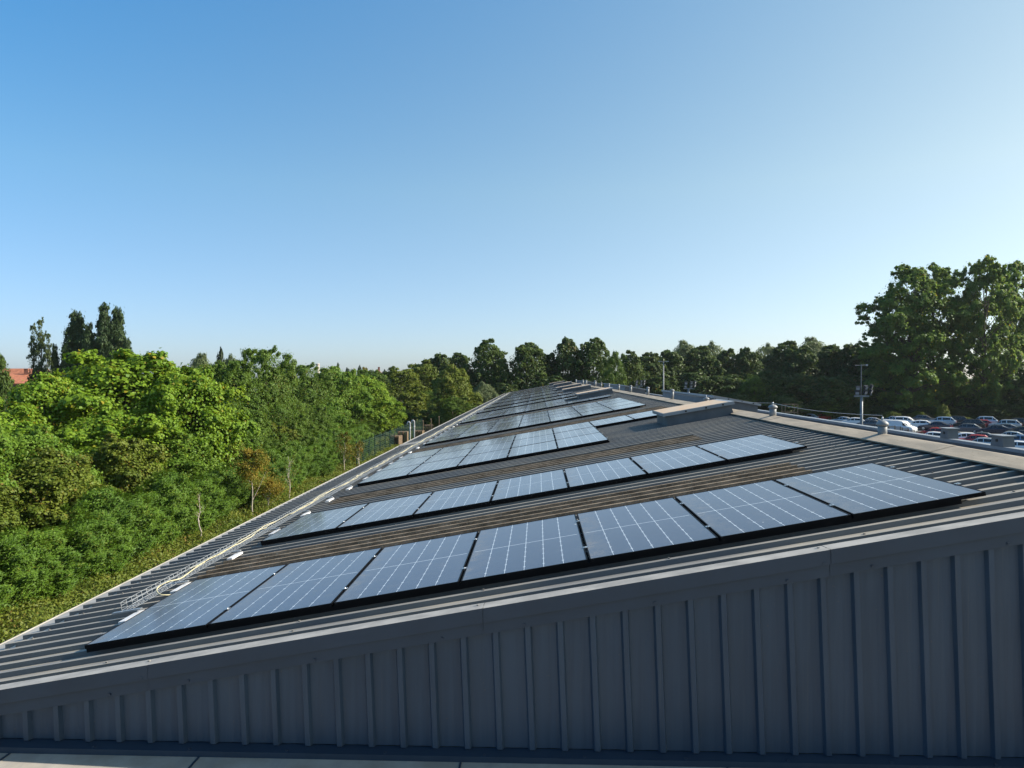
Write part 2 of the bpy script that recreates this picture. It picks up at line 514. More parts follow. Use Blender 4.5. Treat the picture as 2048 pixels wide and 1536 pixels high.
# screws at the foot of the cladding
fb = MB()
for i in range(70):
    x = -5.3 + 0.2555*i*1.0
    for (px_, yy, dz) in ((x+0.13, YW-0.003, 0.035),):
        fb.lathe([(0.009, 0), (0.009, 0.001)], (0, 0, 0), 4) if False else fb.box((px_-.008, yy-.008, ZB+dz-.008), (px_+.008, yy, ZB+dz+.008))
gb.add(fb.v, fb.f)
part('gable_cladding', gb, M['clad'])
def verge(side):
    """profile swept up the verge: top leg, upper face, small return, lower face"""
    yf = YW - 0.070
    prof = [(yf+0.175, -0.012), (yf, 0.0), (yf-.006, -0.113), (yf+0.024, -0.119), (yf+0.016, -0.212), (yf+0.035, -0.214)]
    tb, fb2 = MB(), MB()
    if side < 0: A, B = -5.78, XR
    else: A, B = XR, 15.12
    L = abs(B-A); npc = max(1, round(L/2.55)); xs = np.linspace(A, B, npc+1)
    for i in range(npc):
        xa, xb = xs[i], xs[i+1] - 0.003
        lift = 0.002*(i % 2)
        def zt(x): return (z_roof(x) + 0.045 + lift)
        pa = [(xa, y_ - lift, zt(xa)+dz) for y_, dz in prof]; pb = [(xb, y_ - lift, zt(xb)+dz) for y_, dz in prof]
        tb.add([pa[0], pb[0], pb[1], pa[1]], [(0, 3, 2, 1)])
        n = len(prof)-1
        fb2.add(pa[1:]+pb[1:], [(j, n+j, n+j+1, j+1) for j in range(n-1)])
        for q in (0.12, 0.5, 0.88):                     # rivets
            xx = xa + (xb-xa)*q
            fb2.box((xx-.009, yf+0.016-.008, zt(xx)-.196), (xx+.009, yf+0.018, zt(xx)-.180))
        xx = xb-0.05
        fb2.box((xx-.010, yf-.008, zt(xx)-.105), (xx+.010, yf, zt(xx)-.085))
        tb.box((xx-.008, yf+0.105, zt(xx)-.006), (xx+.008, yf+0.121, zt(xx)+.003))
    part('verge_top', tb, M['vtop']); part('verge_face', fb2, M['flash'])
verge(-1); verge(1)
ab = MB()
ya, zA = YW - 0.118, H - 2.953
ab.add([(-5.8, YW, ZB), (15.2, YW, ZB), (15.2, ya, zA), (-5.8, ya, zA), (15.2, ya, zA-0.045), (-5.8, ya, zA-0.045)], [(0, 3, 2, 1), (3, 5, 4, 2)])
for i in range(26):
    x = -5.1 + i*0.78
    ab.box((x-.009, ya+.02, zA), (x+.009, ya+.038, zA+.012))
part('apron_flashing', ab, M['flash'])
# walls below and far gable
wb = MB()
xl, xr = -5.35, 14.9
def wall_quad(b, x0, y0, x1, y1, z0, z1):
    b.add([(x0, y0, z0), (x1, y1, z0), (x1, y1, z1), (x0, y0, z1)], [(0, 1, 2, 3)])
wall_quad(wb, xl, Y1-0.2, xl, Y0+0.06, 0, H-2.75)
wall_quad(wb, xr, Y0+0.06, xr, Y1-0.2, 0, H-2.9)
wb.add([(xl, Y1-.2, 0), (xr, Y1-.2, 0), (xr, Y1-.2, H-2.78), (XR, Y1-.2, ZR-.08), (xl, Y1-.2, H-2.78)], [(0, 1, 2, 3, 4)])
part('side_wall', wb, M['clad'])
# eave gutter, left side: pale box gutter; the far length sits a little further out
def gutter(y0, y1, s_in, s_out, h):
    b = MB()
    prof = [RP(s_in, 0, h-0.006), RP(s_out+0.012, 0, h-0.006), RP(s_out+0.012, 0, h+0.004), RP(s_out, 0, h+0.004), RP(s_out, 0, h-0.14), RP(s_in, 0, h-0.14)]
    n = len(prof)
    vs = [(p[0], y0, p[2]) for p in prof] + [(p[0], y1, p[2]) for p in prof]
    b.add(vs, [(i, (i+1) % n, n+(i+1) % n, n+i) for i in range(n)] + [tuple(range(n-1, -1, -1)), tuple(range(n, 2*n))])
    return b
part('eave_gutter', gutter(Y0-0.06, 27.9, S_EAVE+0.05, S_EAVE-0.24, PAN), M['gutter'])
part('eave_gutter', gutter(27.95, Y1, S_EAVE+0.05, S_EAVE-0.27, PAN+.002), M['gutter'])
# lap flashing where the far roof length begins
lf = MB()
pa = [RP(S_EAVE-0.05, 27.9, CREST+.006), RP(0.15, 27.9, CREST+.006), RP(0.15, 28.25, CREST+.05), RP(S_EAVE-0.05, 28.25, CREST+.05)]
lf.add(pa + [p - np.array([0, 0, .05]) for p in pa], [(0, 1, 2, 3), (4, 7, 6, 5), (0, 4, 5, 1), (2, 6, 7, 3), (0, 3, 7, 4), (1, 5, 6, 2)])
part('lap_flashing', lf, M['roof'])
# right-hand parapet with its pale coping in 3 m lengths
pb = MB(); cb = MB()
px0 = 15.15
zc = H - 2.30
y = Y0 - 0.1
pb.box((px0, Y0-0.1, H-3.2), (px0+0.25, Y1, zc-0.10))
while y < Y1:
    ye = min(y+2.9, Y1)
    cb.box((px0-0.03, y, zc-0.098), (px0+0.30, ye-0.012, zc+0.012))
    y = ye
part('parapet', pb, M['upstand']); part('parapet_coping', cb, M['coping'])

# ------------------------------------------------------------------ lower building in front of the gable
low = empty('lower_building', (3, -4, 0), 'lower flat roofed building with pale tan roof below the gable', 'building')
zl = H - 2.999
b = MB(); b.add([(-5.6, -14, zl), (15.4, -14, zl), (15.4, ya+0.10, zl), (-5.6, ya+0.10, zl)], [(0, 1, 2, 3)])
part('flat_roof', b, M['lower'], low)
b = MB()
for x in (-4.2, -2.67, -0.6, 1.45, 3.5, 5.55, 7.6, 9.65, 11.7):
    b.box((x-.008, -14, zl), (x+.008, ya-0.004, zl+0.006))
part('roof_seam', b, M['flash'], low)
b = MB()
wall_quad(b, -5.58, ya, -5.58, -13.9, 0, zl-.002); wall_quad(b, 15.38, -13.9, 15.38, ya, 0, zl-.002); wall_quad(b, -5.58, -13.9, 15.38, -13.9, 0, zl-.002)
part('outer_wall', b, M['clad'], low)

# ------------------------------------------------------------------ solar panels
PW, PL, PT = 1.133, 2.073, 0.035
PITCH_S, PITCH_Y = 1.153, 2.093
def make_panel():
    root = empty('solar_panel')
    f = MB()
    w = 0.011
    for a, c in (((0, 0), (PW, w)), ((0, PL-w), (PW, PL)), ((0, w), (w, PL-w)), ((PW-w, w), (PW, PL-w))):
        f.box((a[0], a[1], -PT), (c[0], c[1], 0.0))
    f.add([(w, w, -PT+.004), (PW-w, w, -PT+.004), (PW-w, PL-w, -PT+.004), (w, PL-w, -PT+.004)], [(3, 2, 1, 0)])
    f.build('frame', M['frame'], root)
    g = MB(); g.add([(w, w, -.0025), (PW-w, w, -.0025), (PW-w, PL-w, -.0025), (w, PL-w, -.0025)], [(0, 1, 2, 3)])
    g.build('glass', M['pv'], root)
    for yy in (0.42, 1.62):
        r = MB(); r.box((-0.008, yy-.018, CREST+.004), (PW+0.008, yy+.018, -PT-.002))
        r.build('mounting_rail', M['alu'], root)
    for yy in (0.42, 1.62):
        c = MB(); c.box((PW-.010, yy-.022, .001), (PW+PITCH_S-PW+.010, yy+.022, .007)); c.box((PW+.004, yy-.014, -PT), (PITCH_S-.004, yy+.014, .001))
        c.lathe([(.007, .007), (.007, .013)], (PW+.01, yy, 0), 6)
        c.build('clamp', M['alu'], root)
    return root
def add_gap_shade(o, last):  # added black strip, paints the shadow in the gap below the front frame
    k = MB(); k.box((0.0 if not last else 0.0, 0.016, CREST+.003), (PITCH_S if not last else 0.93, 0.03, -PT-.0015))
    k.build('gap_shade_strip', M['frame'], o)
ORD = ['first', 'second', 'third', 'fourth', 'fifth', 'sixth', 'seventh', 'eighth', 'ninth', 'tenth', 'eleventh', 'twelfth', 'thirteenth']
proto = make_panel()
far_proto = None
used = False
def place_panel(o, s, y, dh):
    o.location = [float(v) for v in RP(s, y, dh)]
    o.rotation_euler = (random.uniform(-.0012, .0012), -SL + random.uniform(-.0012, .0012), 0)
# banks: front Y, rows, columns, skipped (row, column) pairs
banks = [(6.237, 1, 7, ()), (10.30, 1, 7, ()), (15.92, 3, 7, [(r, c) for r in (0, 1) for c in (5, 6)]), (25.45, 4, 7, ()),
         (37.1, 4, 7, [(r, c) for r in (1, 2) for c in (5, 6)] + [(3, 6)]), (47.4, 2, 6, ()), (53.9, 3, 6, [(2, 5)]), (62.6, 4, 6, [(r, 5) for r in (1, 2, 3)]), (73.2, 4, 6, [(2, 5), (3, 5)]),
         (84.0, 3, 6, [(2, 5)]), (92.6, 4, 6, [(0, 5), (1, 5)]), (103.4, 4, 5, ())]
BN = ['nearest the gable'] + [w + ' from the gable' for w in ORD[1:12]]
gap_shades = []
for bi, (yb, nr, nc, skip) in enumerate(banks):
    for r in range(nr):
        for c in range(nc):
            if (r, c) in skip: continue
            o = proto if not used else copy_tree(proto)
            used = True
            place_panel(o, c*PITCH_S, yb + r*PITCH_Y, 0)
            if (r == 0 and bi < 7) or (r == 2 and bi == 2 and c > 4): gap_shades.append((o, c == nc-1))
            where = 'row' if nr == 1 else 'bank'
            pos = f'{ORD[c]} from the eave' if c < nc-1 else ('topmost, at its ridge end' if nc == 7 else f'{ORD[c]} from the eave')
            rr = '' if nr == 1 else f', {["front", "second", "third", "back"][r] if nr == 4 else ["front", "middle", "back"][r] if nr == 3 else ["front", "back"][r]} row'
            tag(o, f'solar panel in the {where} {BN[bi]}{rr}, {pos}', 'solar panel', 'solar panels on the shed roof')

for o, last in gap_shades: add_gap_shade(o, last)

# ------------------------------------------------------------------ roof upstands, ridge vents, lightning wire
def upstand(name, y0, y1, a, b_, h, label, right=False, group='roof upstand boxes along the ridge'):
    f = (lambda s, y, hh: RP(s, y, PAN+hh)) if not right else (lambda t, y, hh: RQ(t, y, hh))
    root = empty(name, f((a+b_)/2, (y0+y1)/2, 0), label, 'roof hatch', group)
    m = MB()
    lo = 0.0 if right else 0.06
    # body leans inward slightly
    q = [f(a, y0, lo-.06), f(b_, y0, lo-.06), f(b_, y1, lo-.06), f(a, y1, lo-.06), f(a+.04, y0+.03, h), f(b_-.04, y0+.03, h), f(b_-.04, y1-.03, h), f(a+.04, y1-.03, h)]
    m.hexa(q); part('curb', m, M['upstand'], root)
    t = MB(); e = 0.06
    q = [f(a-e, y0-e, h+.001), f(b_+e*.6, y0-e, h+.001), f(b_+e*.6, y1+e, h+.001), f(a-e, y1+e, h+.001),
         f(a-e, y0-e, h+.075), f(b_+e*.6, y0-e, h+.075), f(b_+e*.6, y1+e, h+.075), f(a-e, y1+e, h+.075)]
    t.hexa(q); part('lid', t, M['coping'], root)
    t = MB()
    q = [f(a-e+.02, y0-e+.05, h+.0755), f(b_+e*.6-.12, y0-e+.05, h+.0755), f(b_+e*.6-.12, y1+e-.05, h+.0755), f(a-e+.02, y1+e-.05, h+.0755)]
    q = [p for p in q] + [p + np.array([0, 0, .004]) for p in q]
    t.hexa(q); part('rusty_top', t, M['lid'], root)
    k = MB()
    for s in (0.3, 0.6, 0.85):
        p = f(a+(b_-a)*s, y0-e, h+.04); k.box(p-np.array([.02, .016, .02]), p+np.array([.02, -.001, .02]))
    part('bolt', k, M['blackm'], root)
    return root
upstand('roof_hatch', 17.3, 18.8, 7.31, 8.94, 0.285, 'low grey upstand box with rusty tan lid, nearest one beside the ridge')
upstand('roof_hatch', 41.5, 43.4, 6.55, 8.6, 0.30, 'grey upstand box with pale lid behind the fifth bank of panels')
upstand('roof_hatch', 58.5, 60.6, 6.3, 8.6, 0.30, 'grey upstand box beside the seventh bank of panels')
upstand('roof_hatch', 71.0, 73.0, 6.1, 8.6, 0.30, 'grey upstand box fourth along the ridge from the camera')
upstand('roof_hatch', 92.0, 94.5, 6.3, 8.6, 0.34, 'blue grey upstand box fifth along the ridge from the camera')
upstand('roof_hatch', 112.0, 114.5, 6.0, 8.4, 0.34, 'farthest upstand box at the far end of the roof')
upstand('roof_hatch', 25.5, 36.0, 1.3, 2.9, 0.36, 'long dark upstand with pale lid on the far side of the ridge', True)
upstand('roof_hatch', 50.0, 66.0, 1.1, 2.6, 0.40, 'dark upstand with pale lid over the ridge behind three pipe vents', True)
upstand('roof_hatch', 84.0, 110.0, 0.9, 2.4, 0.44, 'farthest dark upstand over the ridge beyond the pipe vents', True)

def ridge_vent(y, x, z, label, r=0.07, h=0.17, fin=True):
    root = empty('ridge_vent', (x, y, z), label, 'vent', 'vents standing on the ridge')
    b = MB(); b.lathe([(r, -0.04), (r, h)]); b.build('pipe', M['vent'], root, True)
    b = MB(); b.lathe([(r*1.05, h-.012), (r*1.34, h-.005), (r*1.40, h+.006), (r*1.24, h+.030), (r*0.75, h+.058), (r*.25, h+.066)]); b.build('cowl', M['vent'], root, True)
    if fin:
        b = MB(); b.lathe([(r*.22, h+.06), (r*.22, h+.10), (r*.1, h+.115)]); b.build('wire_clip', M['galv'], root)
    return root
zrc = ZR + 0.05
VY = [10.35, 15.0]
ridge_vent(10.35, XR, zrc-.035, 'grey mushroom vent on the ridge cap, nearest to the camera', 0.062, 0.165)
ridge_vent(15.1, XR, zrc, 'grey mushroom vent on the ridge just right of the nearest rusty topped box')
ridge_vent(22.5, XR+0.35, zrc-.06, 'grey mushroom vent peeping over the lid of the rusty topped box')
names = ['white pipe vent standing on the tan ridge cap behind the rusty topped box', 'white pipe vent on the ridge, second beyond the rusty topped box', 'small white pipe vent on the ridge, third beyond the rusty topped box',
         'white pipe vent on the ridge beside the second upstand box', 'thin white pipe vent on the ridge, first past the second upstand box', 'thin white pipe vent on the ridge, second past the second upstand box',
         'tiny white pipe vent by the third upstand box', 'tiny white pipe vent just past the third upstand box', 'tiny white pipe vent near the fourth upstand box', 'farthest tiny white pipe vent on the ridge']
for (pxx, lab) in zip((1344.5, 1295.7, 1261.5, 1237.5, 1217.7, 1202.5, 1190.4, 1172.3, 1165.7, 1152), names):
    d = ray(pxx, 800); yv = XR*d[1]/d[0]
    ridge_vent(yv, XR, zrc, lab, 0.06 if yv < 60 else 0.09, 0.30 if yv < 60 else 0.42, False)
# lightning wire strung over the vent tops
b = MB(); pts = []
ys = [3.0, 10.35, 15.1, 22.5, 29.0]
for i in range(len(ys)-1):
    for q in np.linspace(0, 1, 8, endpoint=False):
        y = ys[i] + (ys[i+1]-ys[i])*q
        pts.append((XR + (0.35*max(0, min(1, (y-15.1)/7.4))), y, zrc + 0.265 - 0.05*4*q*(1-q) - (0.06*max(0, min(1, (y-15.1)/7.4)))))
b.tube(pts[8:], 0.0035, 5)
tag(b.build('lightning_wire', M['galv']), 'thin wire strung over the ridge vents from cowl to cowl', 'wire')
# boxes on the parapet
for pxx, ww, hh, lab in ((1899, 0.50, 0.36, 'grey box vent on the parapet in front of the dark red car'), (2006, 0.62, 0.34, 'wider grey box vent on the parapet near the right edge')):
    d = ray(pxx, 870); yy = (px0+.15)*d[1]/d[0]
    root = empty('parapet_vent', (px0+.14, yy, zc+.012), lab, 'vent', 'box vents on the parapet')
    b = MB(); b.hexa([(-.2, -ww/2, 0), (.2, -ww/2, 0), (.2, ww/2, 0), (-.2, ww/2, 0), (-.17, -ww/2+.02, hh), (.17, -ww/2+.02, hh), (.17, ww/2-.02, hh), (-.17, ww/2-.02, hh)]); b.build('housing', M['upstand2'], root)
    b = MB(); b.box((-.23, -ww/2-.03, hh), (.23, ww/2+.03, hh+.03)); b.build('cover', M['coping'], root)
    b = MB(); b.box((-.205, -.05, hh*.45), (-.19, .05, hh*.7)); b.build('louvre', M['blackm'], root)

# ------------------------------------------------------------------ cable tray along the eave
def tray():
    root = empty('cable_tray', RP(-0.4, 50, CREST), 'galvanised wire basket cable tray on white feet running along the eave', 'cable tray')
    b = MB()
    y0, y1 = 7.47, 112.0
    off = lambda w, hh, y: RP(-0.40+w*.85, y, CREST+0.055+hh)
    rw = 0.0032
    for w, hh in ((0, .0), (0, .05), (0, .085), (.05, 0), (.10, 0), (.15, 0), (.15, .05), (.15, .085)):
        b.tube([off(w, hh, y0), off(w, hh, 40)], rw, 4); b.tube([off(w, hh, 40), off(w, hh, y1)], 0.006, 4)
    y = y0
    while y < 60:
        r = rw if y < 30 else 0.006
        b.tube([off(0, .085, y), off(0, 0, y), off(.15, 0, y), off(.15, .085, y)], r, 4, False)
        y += 0.10 if y < 22 else 0.25
    part('wire_basket', b, M['galv'], root)
    y = 7.03; k = 0
    while y < 100:
        m = MB()
        a = RP(-0.30, y, CREST); 
        q = [RP(s, yy, CREST+hh) for hh in (0.003, 0.030) for s, yy in ((-0.205, y+.04), (-0.130, y+.04), (-0.130, y+.40), (-0.205, y+.40))]
        m.hexa(q); part('support_foot', m, M['white'], root)
        m = MB(); p = RP(-0.36, y+.5, CREST+0.06)
        q = [RP(s, yy, CREST+hh) for hh in (0.046, 0.062) for s, yy in ((-0.45, y+.34), (-0.14, y+.34), (-0.14, y+.385), (-0.45, y+.385))]
        m.hexa(q); part('bracket', m, M['galv'], root)
        y += 1.02 if k == 0 else 1.51; k += 1
    return root
tray()
def cable(r0, wob, seed, y0, label, z=0.0):
    rr = random.Random(seed); b = MB(); pts = []
    y = y0
    if z == 0:
        for ss, yy, hh in ((-.02, 7.80, -.02), (-.10, 7.74, .012), (-.20, 7.83, .04), (-.285, 8.02, .05), (-.30, 8.25, .045), (-.22, 8.38, .03), (-.235, 8.62, .035), (-.30, 8.95, .03), (-.345, 9.25, .02)):
            pts.append(RP(ss, yy, hh))
        y = 9.5
    while y < 108:
        pts.append(RP(-0.37+wob*1.6*sin(y*1.9+seed)+rr.uniform(-wob, wob)*.5, y, CREST+0.085+z+rr.uniform(0, .02))); y += 0.22 if y < 30 else 1.5
    sm = []
    for i in range(len(pts)-1):
        p0, p1, p2, p3 = pts[max(0, i-1)], pts[i], pts[i+1], pts[min(len(pts)-1, i+2)]
        for t in ((0, .25, .5, .75) if pts[i][1] < 20 else (0,)):
            sm.append(0.5*(2*p1 + (p2-p0)*t + (2*p0-5*p1+4*p2-p3)*t*t + (3*p1-p0-3*p2+p3)*t**3))
    pts = sm
    b.tube(pts, [r0 if p[1] < 25 else r0*1.5 for p in pts], 6)
    tag(b.build('cable', M['cable'], None, True), label, 'cable', 'cables lying in the tray')
cable(0.0075, 0.02, 1, 9.5, 'cream cable in the wire tray that loops out onto the first panel')
cable(0.007, 0.03, 2, 8.9, 'second cream cable lying flat in the wire tray', 0.012)

# gooseneck pipes at the eave
for pxx, lab in ((820, 'pale gooseneck pipe at the eave, left one of the pair'), (828.5, 'pale gooseneck pipe at the eave, right one of the pair')):
    d = ray(pxx, 865); yy = -5.95*d[1]/d[0]
    root = empty('gooseneck_pipe', (-5.95, yy, H-3.4), lab, 'pipe', 'gooseneck pipes by the eave')
    b = MB(); top = 1.30
    pts = [(0, 0, -1.5), (0, 0, top-.07)] + [(-.06+.06*cos(w), 0, top-.07+.07*sin(w)) for w in np.linspace(0.3, pi*0.95, 7)] + [(-.122, 0, top-.13)]
    b.tube(pts, 0.034, 10); b.build('pipe', M['pipe'], root, True)
    b = MB(); b.lathe([(.042, top-.30), (.042, top-.26)]); b.build('collar', M['white'], root)


# ------------------------------------------------------------------ foliage
def leaf_mesh(name, cen, nor, axis, L, W, m, fold=0.18, droop=0.0):
    """one folded, pointed quad per leaf"""
    n = len(cen)
    nor = nor / (np.linalg.norm(nor, axis=1, keepdims=True) + 1e-9)
    axis = axis - nor * (axis*nor).sum(1, keepdims=True)
    axis = axis / (np.linalg.norm(axis, axis=1, keepdims=True) + 1e-9)
    side = np.cross(nor, axis)
    L = np.asarray(L).reshape(-1, 1); W = np.asarray(W).reshape(-1, 1)
    V = np.empty((n, 4, 3), np.float32)
    V[:, 0] = cen - axis*L*0.5
    V[:, 1] = cen + side*W*0.5 + nor*W*fold - axis*L*0.05
    V[:, 2] = cen + axis*L*0.5
    V[:, 3] = cen - side*W*0.5 + nor*W*fold - axis*L*0.05
    me = bpy.data.meshes.new(name)
    me.vertices.add(n*4); me.loops.add(n*4); me.polygons.add(n)
    me.vertices.foreach_set('co', V.ravel())
    me.loops.foreach_set('vertex_index', np.arange(n*4, dtype=np.int32))
    me.polygons.foreach_set('loop_start', np.arange(0, n*4, 4, dtype=np.int32))
    me.polygons.foreach_set('loop_total', np.full(n, 4, np.int32))
    me.materials.append(m); me.update(calc_edges=True)
    return me

def unit(n):
    v = rng.normal(size=(n, 3)); return v / np.linalg.norm(v, axis=1, keepdims=True)

def crown_points(lobes, n, sub=14, subr=0.34, spread=0.55, shell=0.72):
    """lobes: rows of x y z rx rz. Leaves gather in small clumps set around each lobe's shell."""
    lobes = np.array(lobes, float)
    w = lobes[:, 3]**1.6*lobes[:, 4]**0.6; w /= w.sum()
    ns = max(1, int(sub))
    k = len(lobes)
    d = unit(k*ns).reshape(k, ns, 3); d[..., 2] = np.where(d[..., 2] < -0.45, -d[..., 2]*0.6, d[..., 2])
    rr = rng.uniform(shell, 1.0, (k, ns, 1))
    sc = np.stack([lobes[:, 3], lobes[:, 3], lobes[:, 4]], 1)[:, None, :]
    subc = lobes[:, None, :3] + d*rr*sc
    li = rng.choice(k, n, p=w); si = rng.integers(0, ns, n)
    r = lobes[li, 3]*subr
    off = unit(n)*(rng.uniform(0, 1, (n, 1))**(1/2.2))*r[:, None]
    off[:, 2] *= 0.75
    wild = rng.random(n) < 0.13
    off[wild] *= rng.uniform(1.2, 2.3, (wild.sum(), 1))
    c = subc[li, si] + off
    outw = c - lobes[li, :3]
    outw /= np.linalg.norm(outw, axis=1, keepdims=True) + 1e-9
    return c, outw, off/(r[:, None]+1e-9)

def broadleaf(name, h, r, base, n, leaf, mat, nl=22, seed=1, sub=14, subr=0.34, up=0.42, flat=1.0, fill=0.22, jag=0.25, shape='round', bark='bark', trunk_r=None, aspect=0.8, lobe=0.36, open_=0.0):
    """a tree built h high and r wide at its foot; returns (trunk mesh, crown mesh)"""
    global rng
    rng = np.random.default_rng(seed); rr = random.Random(seed)
    lobes = []
    ch = h - base
    for i in range(nl):
        t = (i+0.5)/nl
        t = min(0.99, max(0.02, t + rr.uniform(-.06, .06)))
        if shape == 'round': prof = math.sqrt(max(0.02, 1-(2*t-0.9)**2/1.25))
        elif shape == 'cone': prof = max(.1, (1-t)**0.75)
        elif shape == 'col': prof = (max(0.05, min(1, t*5))*max(.06, (1-t))**0.45)
        elif shape == 'bush': prof = math.sqrt(max(.03, 1-t*t*0.95))
        else: prof = 1
        a = i*2.39996 + rr.uniform(-.5, .5)
        lr = r*lobe*rr.uniform(0.75, 1.25)*(0.55+0.45*prof)
        q = max(0, r*prof - lr*0.75)*rr.uniform(0.55 if i % 3 else 0.15, 1.0+jag*0.4)
        lz = lr*rr.uniform(0.7, 1.05)*flat
        lobes.append((q*cos(a), q*sin(a), base + ch*t*(1-lr*0.3/ch) + rr.uniform(-jag, jag)*lr, lr, lz))
    c, outw, loc = crown_points(lobes, n, sub, subr)
    c[:, 2] = np.maximum(c[:, 2], 0.08)
    kz = (h - leaf*0.4)/np.quantile(c[:, 2], 0.9995); kr = r/np.quantile(np.hypot(c[:, 0], c[:, 1]), 0.985)
    c *= np.array([kr, kr, kz]); lobes = [(l[0]*kr, l[1]*kr, l[2]*kz) + tuple(l[3:]) for l in lobes]
    if fill > 0:                                  # leaves of the inner crown close the gaps between the lobes
        m = int(n*fill); t = rng.uniform(0.02, 0.97, m); a = rng.uniform(0, 2*pi, m)
        if shape == 'round': pf = np.sqrt(np.maximum(0.02, 1-(2*t-0.9)**2/1.25))
        elif shape == 'col': pf = (np.minimum(1, t*5)*np.maximum(.06, 1-t))**0.45
        else: pf = np.sqrt(np.maximum(.03, 1-t*t*0.95))
        q = r*pf*rng.uniform(0.35, 0.86, m)*(1+0.10*np.sin(a*4+t*9))
        c[:m] = np.stack([q*np.cos(a), q*np.sin(a), base+ch*t*0.95], 1)
        outw[:m] = np.stack([np.cos(a), np.sin(a), t-.3], 1); loc[:m] = rng.normal(size=(m, 3))*.5
    upv = np.array([0, 0, 1.0])
    nor = outw*0.7 + loc*0.45 + upv*up + rng.normal(size=c.shape)*0.45
    ax = rng.normal(size=c.shape)*0.6 + outw*0.8 - upv*0.35
    Ls = leaf*rng.uniform(0.65, 1.35, len(c))
    crown = leaf_mesh(name+'_crown', c, nor, ax, Ls, Ls*aspect, mat)
    b = MB()
    tr = trunk_r or 0.022*h
    top = np.array([rr.uniform(-.1, .1)*r, rr.uniform(-.1, .1)*r, base + ch*0.78])
    pts = [np.array([0, 0, -0.15])]
    for q in np.linspace(0.12, 1, 7): pts.append(np.array([top[0]*q + rr.uniform(-.03, .03)*r, top[1]*q + rr.uniform(-.03, .03)*r, top[2]*q]))
    b.tube(pts, [tr*1.35] + [tr*(1-0.82*q) for q in np.linspace(0.08, 1, 7)], 8)
    for l in lobes[::1 if nl < 30 else 2]:
        p = np.array(l[:3]); z0 = max(base*0.55, min(p[2]*0.72, top[2]*0.95)); q = z0/top[2]
        s = np.array([top[0]*q, top[1]*q, z0])
        mid = (s*0.5 + p*0.5) + np.array([0, 0, 0.06*h*rr.uniform(-.3, .6)])
        rb_ = tr*(1-0.75*q)*0.5
        b.tube([s, s*0.7+mid*0.3, mid, mid*0.4+p*0.6, p], [rb_, rb_*.8, rb_*.55, rb_*.35, rb_*.15], 5, False)
    trunk = b.mesh(name+'_trunk', M[bark], True)
    return trunk, crown, h, r

def sprays(name, h, r, n, L, mat, seed=1, wind=(0.35, 0.55, 0)):
    """feathery conifer: long narrow sprays swept outwards and upwards"""
    global rng
    rng = np.random.default_rng(seed)
    nk = 70                                             # boughs: each a loose plume of sprays
    tk = rng.uniform(0.02, 1, nk)**0.9; ak = rng.uniform(0, 2*pi, nk)
    pk = np.sqrt(np.maximum(0.03, 1 - tk**2.4))*rng.uniform(0.72, 1.08, nk)
    K_ = np.stack([r*pk*np.cos(ak), r*pk*np.sin(ak), 0.1 + h*0.92*tk], 1)
    D_ = np.stack([np.cos(ak)*0.7, np.sin(ak)*0.7, np.full(nk, 0.8)], 1) + np.array(wind)*0.8
    ki = rng.integers(0, nk, n); q = rng.uniform(-0.55, 0.6, n)
    c = K_[ki] + D_[ki]*(q*r*0.42)[:, None] + rng.normal(size=(n, 3))*(r*0.085*(1.1-q))[:, None]
    m = n//6; t = rng.uniform(0, 1, m); a = rng.uniform(0, 2*pi, m); R_ = r*np.sqrt(np.maximum(.03, 1-t**2.4))*rng.uniform(.45, .8, m)
    c[:m] = np.stack([R_*np.cos(a), R_*np.sin(a), .1+h*.85*t], 1)
    c[:, 2] = np.abs(c[:, 2])
    a = np.arctan2(c[:, 1], c[:, 0])
    outw = np.stack([np.cos(a), np.sin(a), np.zeros(n)], 1)
    ax = outw*0.6 + np.array([0, 0, 0.75]) + np.array(wind) + rng.normal(size=(n, 3))*0.3
    nor = outw*0.8 + np.array([0, 0, 0.7]) + rng.normal(size=(n, 3))*0.45
    Ls = L*rng.uniform(0.6, 1.4, n)
    crown = leaf_mesh(name+'_crown', c, nor, ax, Ls, Ls*0.26, mat, 0.25)
    b = MB(); b.tube([(0, 0, -.1), (0.03, 0, h*0.5), (0, 0, h*0.9)], [0.07, 0.045, 0.01], 6)
    return b.mesh(name+'_trunk', M['bark'], True), crown, h, r

